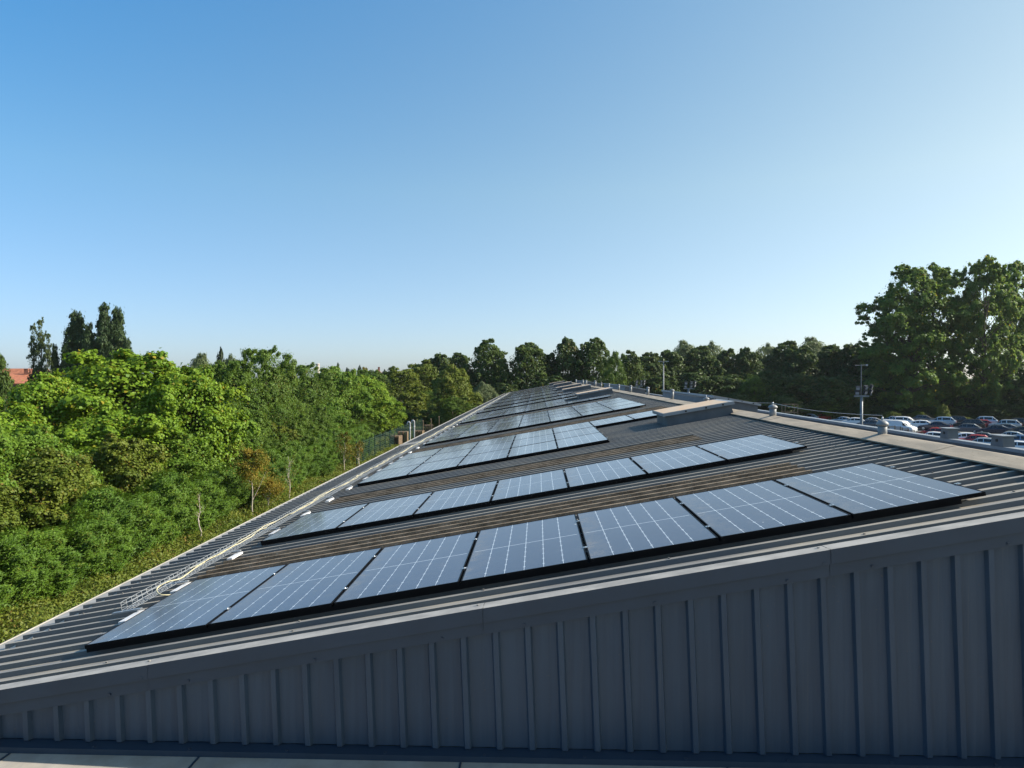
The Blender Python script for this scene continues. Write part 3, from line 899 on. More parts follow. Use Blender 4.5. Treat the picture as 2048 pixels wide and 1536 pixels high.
FM = dict(
    maple=foliage('maple_leaves', (0.095, 0.205, 0.012), (0.255, 0.370, 0.028), (0.32, 0.26, 0.02), 0.05, 0.30, 0.35),
    maple2=foliage('sycamore_leaves', (0.080, 0.175, 0.016), (0.205, 0.325, 0.036), (0.24, 0.19, 0.03), 0.04, 0.36, 0.35),
    ash=foliage('ash_leaves', (0.062, 0.135, 0.016), (0.160, 0.245, 0.032), (0.18, 0.17, 0.03), 0.05, 0.34, 0.3),
    shrub=foliage('shrub_leaves', (0.085, 0.135, 0.014), (0.205, 0.245, 0.028), (0.22, 0.17, 0.03), 0.05, 0.28, 0.5),
    conifer=foliage('conifer_sprays', (0.048, 0.120, 0.010), (0.150, 0.260, 0.022), (0.22, 0.25, 0.03), 0.05, 0.25, 0.6),
    orange=foliage('autumn_birch_leaves', (0.22, 0.205, 0.026), (0.38, 0.270, 0.036), (0.15, 0.20, 0.025), 0.4, 0.3, 0.9),
    yellow=foliage('yellowing_leaves', (0.12, 0.14, 0.02), (0.26, 0.22, 0.03), (0.30, 0.16, 0.02), 0.15, 0.3, 0.9),
    poplar=foliage('poplar_leaves', (0.034, 0.070, 0.022), (0.080, 0.125, 0.036), None, 0, 0.28, 0.2),
    poplar2=foliage('sparse_poplar_leaves', (0.060, 0.095, 0.030), (0.115, 0.150, 0.045), None, 0, 0.3, 0.3),
    plane=foliage('plane_leaves', (0.075, 0.160, 0.030), (0.200, 0.300, 0.055), (0.34, 0.27, 0.02), 0.05, 0.48, 0.25),
    wood=foliage('wood_leaves', (0.034, 0.074, 0.017), (0.105, 0.155, 0.032), (0.17, 0.15, 0.03), 0.05, 0.34, 0.12),
    willow=foliage('willow_leaves', (0.11, 0.155, 0.065), (0.20, 0.245, 0.105), None, 0, 0.36, 0.2),
    alder=foliage('alder_leaves', (0.045, 0.095, 0.018), (0.120, 0.175, 0.032), (0.19, 0.18, 0.03), 0.04, 0.36, 0.25),
    dark=foliage('dark_leaves', (0.018, 0.032, 0.014), (0.035, 0.055, 0.018), None, 0, 0.15, 0.2),
    blue=foliage('distant_leaves', (0.040, 0.068, 0.045), (0.075, 0.105, 0.060), None, 0, 0.2, 0.1),
    herb=foliage('bank_herbs', (0.075, 0.135, 0.014), (0.220, 0.245, 0.036), (0.26, 0.17, 0.04), 0.06, 0.30, 0.45),
)
V = {}
def variant(key, fn, *a, **k):
    V[key] = fn(key, *a, **k)
# all variants stand 10 m high and are 5 m in radius, and are scaled where they stand
for i in range(3):
    variant(f'maple{i}', broadleaf, 10, 5, 1.6, 105000, 0.19, FM['maple'], nl=64, seed=20+i, sub=8, subr=0.36, lobe=0.23, jag=0.8, aspect=0.95, fill=.07)
    variant(f'syc{i}', broadleaf, 10, 5, 1.2, 95000, 0.18, FM['maple2'], nl=64, seed=30+i, sub=8, subr=0.36, lobe=0.23, jag=0.8, aspect=0.9, fill=.08)
    variant(f'ash{i}', broadleaf, 10, 5, 1.0, 95000, 0.175, FM['ash'], nl=64, seed=40+i, sub=9, subr=0.34, lobe=0.22, jag=0.9, aspect=0.55, fill=.10)
    variant(f'wood{i}', broadleaf, 13, 4.6, 0.6, 30000, 0.40, FM['wood'], nl=70, seed=50+i, sub=8, subr=0.38, lobe=0.21, jag=0.7, fill=.16)
    variant(f'alder{i}', broadleaf, 14, 4.6, 0.8, 36000, 0.33, FM['alder'], nl=90, seed=60+i, sub=8, subr=0.38, lobe=0.18, jag=0.7, fill=.2)
for i in range(2):
    variant(f'shrub{i}', broadleaf, 10, 5, 0.2, 90000, 0.20, FM['shrub'], nl=60, seed=70+i, sub=8, subr=0.36, lobe=0.2, jag=0.9, fill=.1, shape='bush')
    variant(f'willow{i}', broadleaf, 10, 5, 0.6, 26000, 0.45, FM['willow'], nl=34, seed=80+i, sub=10, subr=0.42, lobe=0.27, jag=0.5, aspect=0.3)
    variant(f'poplar{i}', broadleaf, 12, 3.4, 0.3, 32000, 0.26, FM['poplar'], nl=70, seed=90+i, sub=8, subr=0.5, lobe=0.30, jag=0.45, shape='col', flat=1.5, fill=.35)
    variant(f'con{i}', sprays, 10, 5, 70000, 0.42, FM['conifer'], seed=100+i)
    variant(f'plane{i}', broadleaf, 30, 9.2, 2.2, 95000, 0.36, FM['plane'], nl=120, seed=110+i, sub=12, subr=0.30, lobe=0.21, jag=0.9, trunk_r=0.48, aspect=0.9, fill=.03)
    variant(f'blue{i}', broadleaf, 10, 5, 0.3, 5000, 0.8, FM['blue'], nl=26, seed=120+i, sub=8, lobe=0.3)
variant('sparse0', broadleaf, 12, 1.9, 0.4, 8000, 0.20, FM['poplar2'], nl=40, seed=130, sub=6, subr=0.42, lobe=0.36, jag=0.6, shape='col', flat=1.5, fill=.12)
variant('dark0', broadleaf, 10, 5, 1.5, 5000, 0.7, FM['dark'], nl=14, seed=140, sub=5, lobe=0.3, jag=0.9)
variant('yel0', broadleaf, 10, 5, 0.8, 14000, 0.40, FM['yellow'], nl=30, seed=150, sub=8, lobe=0.25, jag=0.7)

nth_ = ['first', 'second', 'third', 'fourth', 'fifth', 'sixth', 'seventh', 'eighth', 'ninth', 'tenth', 'eleventh', 'twelfth', 'thirteenth', 'fourteenth', 'fifteenth', 'sixteenth', 'seventeenth']
def tree(name, key, x, y, h, r, label, group, z=0.0, ry=None, cat='tree', rot=None):
    tk, cr, h0, r0 = V[key]
    root = empty(name, (x, y, z), label, cat, group, rz=random.uniform(0, 2*pi) if rot is None else rot)
    root.scale = (r/r0, (ry or r)/r0, h/h0)
    for nm, me in (('trunk', tk), ('crown', cr)):
        o = obj(nm, me, root)
    return root
def ptree(name, key, px, top, Y, wpx, label, group, over=1.0, cat='tree'):
    p = at(px, top, Y)
    return tree(name, key, p[0], Y, p[2], wpx*0.5*Y/F_PX*over, label, group, cat=cat)

G1, G2, G3, G4 = 'broadleaf trees along the left of the shed', 'lombardy poplars on the left skyline', 'trees closing the far end of the shed', 'trees of the dark wood behind the car park'
rows = [
 # name, variant, px, top y, distance, width px, label, group
 ('maple_tree', 'maple0', -30, 809, 36, 330, 'yellow green maple cut by the left edge, low beside the clipped hedge', G1),
 ('maple_tree', 'maple1', 100, 745, 42, 250, 'bright yellow green maple under the red tiled roofs at the left', G1),
 ('maple_tree', 'maple2', 245, 701, 46, 370, 'biggest bright yellow green maple, in front of the tall poplars', G1),
 ('maple_tree', 'maple0', 372, 733, 45, 240, 'yellow green maple on the right flank of the biggest maple', G1),
 ('maple_tree', 'syc1', 60, 852, 33, 230, 'low green sycamore in front of the leftmost maples', G1),
 ('maple_tree', 'maple1', 215, 819, 40, 300, 'low yellow green maple below the biggest maple, behind the brown scrub', G1),
 ('maple_tree', 'syc2', 350, 832, 47, 250, 'low green sycamore between the maples and the orange leaved birch', G1),
 ('ash_tree', 'ash0', 455, 721, 58, 210, 'mid green ash below the pale willow on the skyline', G1),
 ('ash_tree', 'ash1', 528, 693, 63, 170, 'tall feathery green ash, highest of the middle trees', G1),
 ('ash_tree', 'ash2', 470, 808, 55, 190, 'dark green ash in front of the tall feathery one', G1),
 ('ash_tree', 'ash1', 605, 726, 80, 165, 'green ash below the far white tower', G1),
 ('ash_tree', 'ash0', 560, 793, 66, 180, 'green ash with a brown shaded hollow, above the bare sapling', G1),
 ('sycamore_tree', 'syc0', 668, 733, 90, 145, 'green sycamore right of the far white tower', G1),
 ('ash_tree', 'ash2', 645, 818, 78, 140, 'low green ash beside the mesh fence end', G1),
 ('sycamore_tree', 'maple2', 728, 750, 98, 130, 'bright yellow green sycamore above the mesh fence', G1),
 ('sycamore_tree', 'maple1', 766, 789, 100, 90, 'small bright green sycamore leaning over the mesh fence', G1),
 ('ash_tree', 'shrub0', 800, 733, 122, 140, 'olive green tree left of the brownish trees by the roof', G1),
 ('ash_tree', 'shrub1', 852, 719, 132, 130, 'brownish olive tree above the gooseneck pipes', G1),
 ('ash_tree', 'shrub0', 905, 729, 112, 120, 'browning tree beside the far dark alders', G1),
 ('ash_tree', 'ash0', 850, 781, 126, 110, 'green tree low behind the gooseneck pipes', G1),
 ('ash_tree', 'ash1', 905, 793, 108, 90, 'green tree low against the far eave', G1),
 ('willow_tree', 'willow0', 968, 762, 122, 62, 'small pale green tree by the far end of the eave', G1),
 ('ash_tree', 'ash2', 790, 815, 112, 90, 'dark green shrubby tree right behind the gooseneck pipes', G1),
 ('ash_tree', 'ash1', 700, 831, 90, 110, 'low green ash rooted at the mesh fence', G1),
 ('ash_tree', 'ash0', 740, 739, 118, 110, 'green tree in front of the far orange gabled house', G1),
 ('ash_tree', 'ash2', 570, 738, 80, 140, 'green ash behind the others, left of the far white tower', G1),
 ('pine_tree', 'alder0', -14, 687, 62, 80, 'blue green tree cut by the left edge beside the red roofs', G1),
 ('willow_tree', 'willow0', 400, 704, 86, 84, 'pale yellow willow crown on the skyline, left of the dark treetop', G1),
 ('willow_tree', 'willow1', 462, 707, 90, 90, 'pale yellow willow crown behind the dark treetop', G1),
 ('dark_tree', 'dark0', 441, 692, 80, 30, 'small black treetop standing out on the skyline before the willows', G1),
 ('poplar_tree', 'sparse0', 80, 633, 112, 34, 'sparse poplar, tallest of the thin ones left of the dense poplars', G2),
 ('poplar_tree', 'sparse0', 66, 645, 113, 30, 'sparse poplar, leftmost beside the red roofs', G2),
 ('poplar_tree', 'sparse0', 96, 661, 111, 30, 'sparse poplar with a browned crown', G2),
 ('poplar_tree', 'poplar1', 109, 687, 112, 30, 'short sparse poplar, right end of the thin ones', G2),
 ('poplar_tree', 'poplar0', 153, 620, 114, 66, 'dense dark poplar, left of the three dense ones', G2),
 ('poplar_tree', 'poplar1', 177, 645, 113, 50, 'shorter dark poplar leaning on the left dense one', G2),
 ('poplar_tree', 'poplar1', 130, 687, 112, 30, 'low dark poplar at the foot of the left dense one', G2),
 ('poplar_tree', 'poplar1', 208, 604, 114, 60, 'tallest dense dark poplar on the left skyline', G2),
 ('poplar_tree', 'poplar0', 235, 612, 115, 54, 'dense dark poplar right of the tallest one', G2),
 ('poplar_tree', 'poplar0', 255, 675, 113, 34, 'low dark poplar at the right end of the poplars', G2),
 ('alder_tree', 'alder0', 975, 677, 136, 92, 'dark conical alder, left of the three at the end of the roof', G3),
 ('alder_tree', 'alder1', 1000, 718, 134, 60, 'small pale alder filling the gap after the left dark one', G3),
 ('alder_tree', 'alder2', 1057, 684, 136, 104, 'dark round alder, middle of the three at the end of the roof', G3),
 ('alder_tree', 'wood0', 1093, 712, 140, 54, 'dark tree in the gap right of the middle alder', G3),
 ('alder_tree', 'wood1', 1134, 675, 138, 84, 'very dark tall alder behind the far roof end', G3),
 ('alder_tree', 'alder1', 1188, 674, 137, 92, 'dark alder with a lit right flank behind the far hatches', G3),
 ('alder_tree', 'ash0', 1228, 702, 130, 62, 'light green ivy clad tree at the right of the far roof end', G3),
 ('alder_tree', 'alder0', 1262, 700, 142, 66, 'olive tree between the ivy clad tree and the tall lamp post', G3),
 ('alder_tree', 'wood2', 880, 707, 134, 84, 'dark tree behind the browning trees, left of the dark alders', G3),
 ('alder_tree', 'alder2', 918, 705, 138, 76, 'dark round tree just left of the dark conical alder', G3),
 ('alder_tree', 'wood2', 1100, 751, 128, 100, 'low dark tree right behind the far gable', G3),
 ('alder_tree', 'wood0', 1010, 766, 126, 80, 'low dark tree beside the far end of the eave', G3),
]
for nm, key, px, top, Y, w, lab, g in rows: ptree(nm, key, px, top, Y, w, lab, g, 1.06)
kinds = [
 ('wood1', 1296, 704, 152, 92, 'dark tree behind the tall lamp post, on its left'), ('wood0', 1340, 699, 156, 92, 'dark tree right behind the tall lamp post'),
 ('willow0', 1372, 679, 168, 82, 'pale grey green willow right of the tall lamp post'), ('wood2', 1398, 691, 158, 88, 'dark tree between the two pale willows'),
 ('willow1', 1424, 681, 168, 84, 'pale grey green willow, right one beyond the wood'), ('wood0', 1455, 697, 160, 78, 'dark tree right of the second pale willow'),
 ('wood1', 1494, 694, 158, 68, 'dark pointed tree in the dip of the wood skyline'), ('willow1', 1535, 685, 170, 92, 'grey green willow in the middle of the wood skyline'),
 ('wood2', 1572, 681, 162, 88, 'dark tree left of the tallest willow of the wood'), ('willow0', 1626, 672, 168, 92, 'tallest pale willow of the wood skyline'),
 ('wood0', 1600, 691, 158, 88, 'dark tree in front of the tallest willow'), ('wood1', 1662, 689, 160, 88, 'dark tree right of the tallest willow'), ('wood2', 1702, 688, 158, 94, 'dark tree beside the large plane trees'),
 ('wood0', 1745, 691, 156, 98, 'dark tree behind the floodlight mast'), ('wood2', 1318, 748, 142, 88, 'low dark tree at the foot of the lamp post'),
 ('wood1', 1390, 744, 144, 104, 'low dark tree behind the small floodlights'), ('wood0', 1455, 748, 144, 108, 'low dark tree in the middle of the wood edge'),
 ('ash2', 1508, 748, 140, 70, 'lighter green tree catching sun in front of the wood'), ('wood2', 1545, 741, 142, 104, 'low dark tree right of the sunlit one'),
 ('wood1', 1600, 748, 142, 104, 'low dark tree above the wire frame rack'), ('wood0', 1655, 752, 140, 104, 'low dark tree left of the floodlight mast'),
 ('ash0', 1640, 796, 138, 68, 'low green bush tree left of the floodlight mast'), ('wood2', 1700, 748, 142, 98, 'low dark tree right behind the floodlight mast'),
 ('wood1', 1760, 751, 146, 108, 'dark tree under the left plane tree'), ('wood0', 1990, 741, 152, 108, 'dark tree behind the big plane trunk'),
 ('wood2', 2042, 731, 140, 118, 'dark tree filling the right edge above the cars'), ('wood0', 1895, 748, 150, 118, 'dark tree in the gap between the plane trees'),
 ('wood1', 1470, 786, 134, 68, 'reddish dark shrub tree at the wood edge'), ('wood0', 1352, 786, 134, 78, 'small dark tree right of the lamp post foot'),
 ('wood1', 1560, 791, 134, 88, 'small dark tree behind the wire frame rack'),
]
for key, px, top, Y, w, lab in kinds: ptree('wood_tree', key, px, top, Y, w, lab, G4, 1.15)
GP = 'large plane trees at the right'
ptree('plane_tree', 'plane0', 1820, 530, 140, 178, 'large plane tree, left one of the group above the car park', GP, 1.05)
ptree('plane_tree', 'plane1', 1872, 528, 146, 150, 'large plane tree in the middle of the right group', GP, 1.05)
ptree('plane_tree', 'plane1', 1966, 512, 141, 140, 'tallest plane tree, with the thick bare trunk beside the cars', GP, 1.0)
ptree('plane_tree', 'plane0', 2030, 522, 150, 120, 'plane tree cut by the right edge', GP, 1.0)
ptree('plane_tree', 'plane1', 1778, 640, 143, 100, 'smaller plane tree low on the left of the group', GP, 1.0)
for px, top, Y, w, lab in ((1783, 822, 133, 50, 'low green bush behind the white van'), (1835, 822, 134, 44, 'low bush behind the maroon car'), (1886, 808, 133, 30, 'upright pale bush between the parked cars and the wood'),
                           (1922, 832, 132, 44, 'low bush right of the upright pale one'), (1745, 838, 132, 40, 'low bush at the foot of the floodlight mast')):
    ptree('bush', 'shrub1', px, top, Y, w, lab, 'bushes behind the car park', 1.1, 'bush')
for px, top, Y, w, key, lab in ((652, 739, 330, 18, 'blue0', 'tiny distant tree at the foot of the white tower'), (664, 731, 300, 12, 'blue1', 'distant slim tree right of the white tower'), (676, 725, 300, 12, 'poplar0', 'distant dark columnar tree right of the white tower'),
                                (695, 734, 310, 16, 'blue0', 'distant rounded grey green tree, second right of the dark columnar one'), (719, 729, 300, 14, 'blue1', 'distant tree left of the yellow treetop'), (706, 739, 320, 14, 'blue0', 'distant low tree between two taller ones'),
                                (730, 733, 170, 30, 'yel0', 'yellowish treetop left of the orange gabled house'), (757, 742, 150, 26, 'yel0', 'golden treetop right in front of the orange gabled house'), (786, 732, 250, 10, 'poplar1', 'small dark spike of a tree right of the orange gabled house'), (770, 738, 240, 22, 'blue1', 'distant dark tree right of the orange gabled house')):
    ptree('far_tree', key, px, top, Y, w, lab, 'far trees on the left skyline', 1.1)

for k, (px, top, w) in enumerate(((1300, 800, 60), (1345, 805, 50), (1405, 792, 60), (1440, 806, 46), (1500, 800, 56), (1535, 808, 50), (1590, 806, 60), (1625, 812, 46), (1675, 806, 60), (1712, 815, 50), (1760, 812, 60), (1812, 808, 60), (1858, 812, 50), (1905, 816, 56), (1945, 815, 50), (1985, 808, 60), (2025, 812, 60))):
    ptree('bush', 'wood%d' % (k % 3), px, top, 137 + (k % 3), w, f'dark bush at the foot of the wood, {nth_[k]} counting from the left', 'undergrowth along the wood edge', 1.3, 'bush')

# clipped conifer hedge along the bank, bush by bush
hy = 20.0; i = 0
while hy < 78:
    hh = 2.9*random.uniform(0.78, 1.2); rr_ = random.uniform(1.3, 1.75)
    tree('conifer_bush', f'con{i % 2}', -19.3 + random.uniform(-.4, .4), hy, hh, rr_, None, 'dark conifers of the hedge on the bank', cat='conifer', rot=random.uniform(-.4, .4))
    o = bpy.context.scene.collection.objects[-1]
    i += 1; hy += random.uniform(1.55, 2.0)
hedge = [o for o in C.objects if o.name.startswith('conifer_bush')]
nth = ['first', 'second', 'third', 'fourth', 'fifth', 'sixth', 'seventh', 'eighth', 'ninth', 'tenth', 'eleventh', 'twelfth', 'thirteenth', 'fourteenth', 'fifteenth', 'sixteenth', 'seventeenth', 'eighteenth', 'nineteenth', 'twentieth',
       'twenty first', 'twenty second', 'twenty third', 'twenty fourth', 'twenty fifth', 'twenty sixth', 'twenty seventh', 'twenty eighth', 'twenty ninth', 'thirtieth', 'thirty first', 'thirty second', 'thirty third', 'thirty fourth', 'thirty fifth', 'thirty sixth', 'thirty seventh', 'thirty eighth', 'thirty ninth', 'fortieth']
hedge.sort(key=lambda o: o.location.y)
for k, o in enumerate(hedge): o['label'] = f'feathery dark conifer of the hedge, {nth[k]} from the camera end'
# brown green scrub on top of and behind the hedge
scrub = [(-21.6, 26, 4.6, 2.8, 'shrub0', 'olive green shrub at the very left edge behind the hedge'), (-21.8, 31, 5.2, 3.2, 'shrub1', 'olive brown shrub behind the hedge, near the left edge'),
         (-21.8, 36.5, 5.4, 3.2, 'shrub0', 'olive brown shrub behind the hedge, below the low sycamore'), (-21.9, 42, 5.2, 3.0, 'syc1', 'green shrubby sycamore behind the hedge, left of the orange birch'),
         (-21.6, 47, 4.8, 2.8, 'shrub1', 'olive shrub behind the hedge, right behind the orange birch'), (-21.6, 52, 5.0, 2.8, 'ash1', 'green shrubby ash behind the hedge, right of the orange birch'),
         (-21.4, 57.5, 4.6, 2.6, 'shrub0', 'olive green shrub behind the crooked bare sapling'), (-21.4, 63, 4.8, 2.6, 'ash2', 'green shrubby ash behind the yellow sapling'),
         (-21.2, 22.5, 4.4, 2.6, 'syc0', 'green shrubby sycamore cut by the left edge above the hedge'), (-21.6, 67.5, 5.6, 2.8, 'ash0', 'green shrubby ash just before the mesh fence'), (-22.2, 49.5, 6.2, 3.0, 'syc0', 'green shrubby sycamore left of the crooked bare sapling'),
         (-22.2, 60, 6.0, 3.0, 'ash2', 'taller green shrubby ash between the saplings'), (-21.9, 73, 5.8, 2.8, 'syc1', 'green shrubby sycamore behind the start of the mesh fence'), (-24.5, 28.5, 6.4, 3.2, 'syc2', 'green sycamore at the left edge, just above the olive shrubs')]
for k, (x, y, h, r, key, lab) in enumerate(scrub):
    tree('scrub_bush', key, x, y, h, r, lab, 'shrubs behind the hedge', cat='shrub')

# young trees standing on the bank
def sapling(name, px, Y, top, n, leaf, mat, label, bark='birch', seed=1, w=0.9, low=0.35):
    p = at(px, top, Y); h = p[2]
    rr = random.Random(seed); global rng; rng = np.random.default_rng(seed)
    root = empty(name, (p[0], Y, 0), label, 'sapling', 'young trees on the bank')
    b = MB(); tips = []
    stem = [np.array([0, 0, -.1])]
    for q in np.linspace(.15, 1, 7): stem.append(np.array([rr.uniform(-.10, .10), rr.uniform(-.1, .1), h*q]))
    b.tube(stem, [.05, .045, .04, .033, .027, .02, .013, .006], 6)
    for k in range(16):
        q = rr.uniform(low, 0.97); a = rr.uniform(0, 2*pi); l = w*(1.15-q)*rr.uniform(.6, 1.2)
        s = np.array([0, 0, h*q]); e = s + np.array([cos(a)*l, sin(a)*l, l*1.1])
        b.tube([s, s*.5+e*.5+np.array([0, 0, -.05]), e], [.014, .009, .004], 4, False); tips.append((s*.35+e*.65, l)); tips.append((e, l))
    o = b.build('trunk', M[bark], root, True)
    if n:
        ti = rng.integers(0, len(tips), n)
        c = np.array([tips[i][0] for i in ti]) + rng.normal(size=(n, 3))*np.array([tips[i][1] for i in ti])[:, None]*0.28
        c = c[c[:, 2] > 0.3]
        Ls = leaf*rng.uniform(.7, 1.3, len(c))
        obj('crown', leaf_mesh('sapling_crown', c, rng.normal(size=c.shape)+np.array([0, 0, .6]), rng.normal(size=c.shape), Ls, Ls*.8, mat), root)
    return root
sapling('birch_sapling', 505, 42, 903, 8500, 0.085, FM['orange'], 'young birch with orange autumn leaves standing before the hedge', seed=3, w=1.35, low=.14)
sapling('birch_sapling', 538, 44, 966, 4800, 0.08, FM['orange'], 'low yellow orange birch at the foot of the taller orange one', seed=4, w=1.1, low=.15)
sapling('bare_sapling', 577, 47, 912, 150, 0.07, FM['yellow'], 'nearly bare sapling with a crooked pale stem, right of the orange birches', seed=5, w=.9)
sapling('bare_sapling', 399, 36, 985, 60, 0.07, FM['yellow'], 'bare upright sapling left of the orange birches', seed=6, w=.5)
sapling('yellow_sapling', 689, 62, 868, 1500, 0.10, FM['yellow'], 'thin yellow leaved sapling left of the mesh fence', seed=8, w=1.0, low=.2)
sapling('yellow_sapling', 718, 65, 880, 1100, 0.10, FM['yellow'], 'small yellow leaved sapling touching the mesh fence end', seed=9, w=.9, low=.2)

# herbs and ivy on the bank: nobody could count them
rng = np.random.default_rng(5)
n = 150000
y = 14 + (rng.uniform(0, 1, n)**1.25)*90
x = rng.uniform(-19.9, -13.0, n)
c = np.stack([x, y, 0.04 + rng.uniform(0, 1, n)**2*(0.30+0.22*np.sin(x*1.3+y*.7)*np.sin(y*0.9))], 1)
Ls = rng.uniform(0.07, 0.17, n)*(0.8+y/110)
hb = obj('bank_herbs', leaf_mesh('bank_herbs', c, rng.normal(size=c.shape)*.7+np.array([.3, 0, .8]), rng.normal(size=c.shape)+np.array([0.2, .2, .6]), Ls, Ls*.5, FM['herb']))
tag(hb, kind='stuff')

# ------------------------------------------------------------------ mesh fence, pallets, far buildings
fx = -17.0
fe = empty('mesh_fence', (fx, 84, 0), 'green wire mesh fence with slim posts along the bank behind the eave', 'fence')
y = 66.0
b = MB()
for z in np.arange(0.1, 2.25, 0.2): b.tube([(fx, 66, z), (fx, 104, z)], 0.016 if abs((z*5) % 5 - .5) > .2 else .02, 4)
for yy in np.arange(66, 104, 0.42): b.tube([(fx, yy, 0.05), (fx, yy, 2.25)], 0.014, 4)
part('mesh_panel', b, M['fence'], fe)
while y <= 104.1:
    b = MB(); b.box((fx-.04, y-.04, 0), (fx+.04, y+.04, 2.35)); part('post', b, M['fence'], fe); y += 2.5
def pallets(px, Y, n, lab, mat='wood'):
    d = at(px, 880, Y)
    root = empty('pallet_stack', (d[0], Y, 0), lab, 'pallets', 'stacks stored behind the mesh fence', rz=random.uniform(-.3, .3))
    for k in range(n):
        b = MB(); z = k*.16
        for q in np.linspace(-.5, .5, 6): b.box((-.6, q-.06, z+.11), (.6, q+.06, z+.135))
        for q in (-.52, 0, .52): b.box((q-.06, -.55, z+.002), (q+.06, .55, z+.108))
        b.build('pallet', M[mat], root)
pallets(792, 84, 9, 'low brown pallet stack behind the mesh fence, left one'); pallets(806, 86, 11, 'taller brown pallet stack left of the gooseneck pipes')
pallets(838, 94, 8, 'brown pallet stack right of the gooseneck pipes'); pallets(858, 100, 10, 'farther brown pallet stack near the wooden posts')
for k, (px, Y, lab) in enumerate(((846, 94, 'pale wooden post right of the gooseneck pipes'), (862, 98, 'pale wooden post beside the farther pallet stack'), (878, 104, 'farthest pale wooden post by the eave'))):
    d = at(px, 870, Y); b = MB(); b.hexa([(-.07, -.07, 0), (.07, -.07, 0), (.07, .07, 0), (-.07, .07, 0), (-.06, -.06, 2.5), (.06, -.06, 2.5), (.06, .06, 2.6), (-.06, .06, 2.6)])
    o = b.build('wooden_post', M['wood']); o.location = (d[0], Y, 0); tag(o, lab, 'post', 'wooden posts behind the fence')

def house(px, Y, w, d_, ez, rz_, label, rot=0.0, roofm='tile', wallm='brick', chim=(0.3,)):
    p = at(px, 750, Y)
    root = empty('brick_house', (p[0], Y, 0), label, 'house', 'houses beyond the trees', rz=rot)
    b = MB(); b.hexa([(-w/2, -d_/2, 0), (w/2, -d_/2, 0), (w/2, d_/2, 0), (-w/2, d_/2, 0), (-w/2, -d_/2, ez), (w/2, -d_/2, ez), (w/2, d_/2, ez), (-w/2, d_/2, ez)])
    b.add([(-w/2, -d_/2, ez), (-w/2, d_/2, ez), (-w/2, 0, rz_-.1)], [(0, 2, 1)]); b.add([(w/2, -d_/2, ez), (w/2, d_/2, ez), (w/2, 0, rz_-.1)], [(0, 1, 2)])
    b.build('wall', M[wallm], root)
    e = .4; b = MB()
    for s in (-1, 1):
        q = [(-w/2-e, s*(d_/2+e), ez-.25), (w/2+e, s*(d_/2+e), ez-.25), (w/2+e, 0, rz_), (-w/2-e, 0, rz_)]
        b.add(q + [(x_, y_, z_+.14) for x_, y_, z_ in q], [(0, 1, 2, 3), (4, 7, 6, 5), (0, 4, 5, 1), (1, 5, 6, 2), (2, 6, 7, 3), (3, 7, 4, 0)])
    rf = b.build('roof', M[roofm], root)
    for c in chim:
        m = MB(); m.box((c*w-.45, -.5, rz_-1.2), (c*w+.45, .3, rz_+1.3)); m.box((c*w-.52, -.57, rz_+1.3), (c*w+.52, .37, rz_+1.45)); m.build('chimney', M['brick'], rf)
    for q in (-.3, 0.0, .3):
        m = MB(); m.box((q*w-.5, -d_/2-.03, ez-1.9), (q*w+.5, -d_/2+.02, ez-.6)); m.build('window', M['glass'], root)
house(43, 175, 10, 9, 6.9, 9.0, 'house with sunlit orange tiled roof and brick chimney at the left edge', 0.25, chim=(0.12,))
house(30, 205, 18, 9, 7.2, 10.7, 'house with darker red roof rising behind the orange roofed one', 0.1, chim=(-.3,))
house(85, 215, 14, 8, 6.8, 10.0, 'farther red roofed house hidden partly by the sparse poplars', -0.2)
house(757, 290, 9, 8, 7.8, 11.0, 'far pale gabled house behind the golden treetop', pi/2+.2, wallm='render')
p = at(635.5, 727, 640)
root = empty('white_tower', (p[0], 640, 0), 'far pale tower standing above the trees on the horizon', 'tower')
b = MB(); b.lathe([(1.7, 0), (1.55, p[2]-1.4), (1.75, p[2]-1.3), (1.75, p[2]-.3), (1.2, p[2])], n=14); b.build('shaft', M['render'], root)
b = MB(); b.lathe([(1.80, p[2]-1.25), (1.80, p[2]-1.0)], n=14); b.build('band', M['brick'], root)

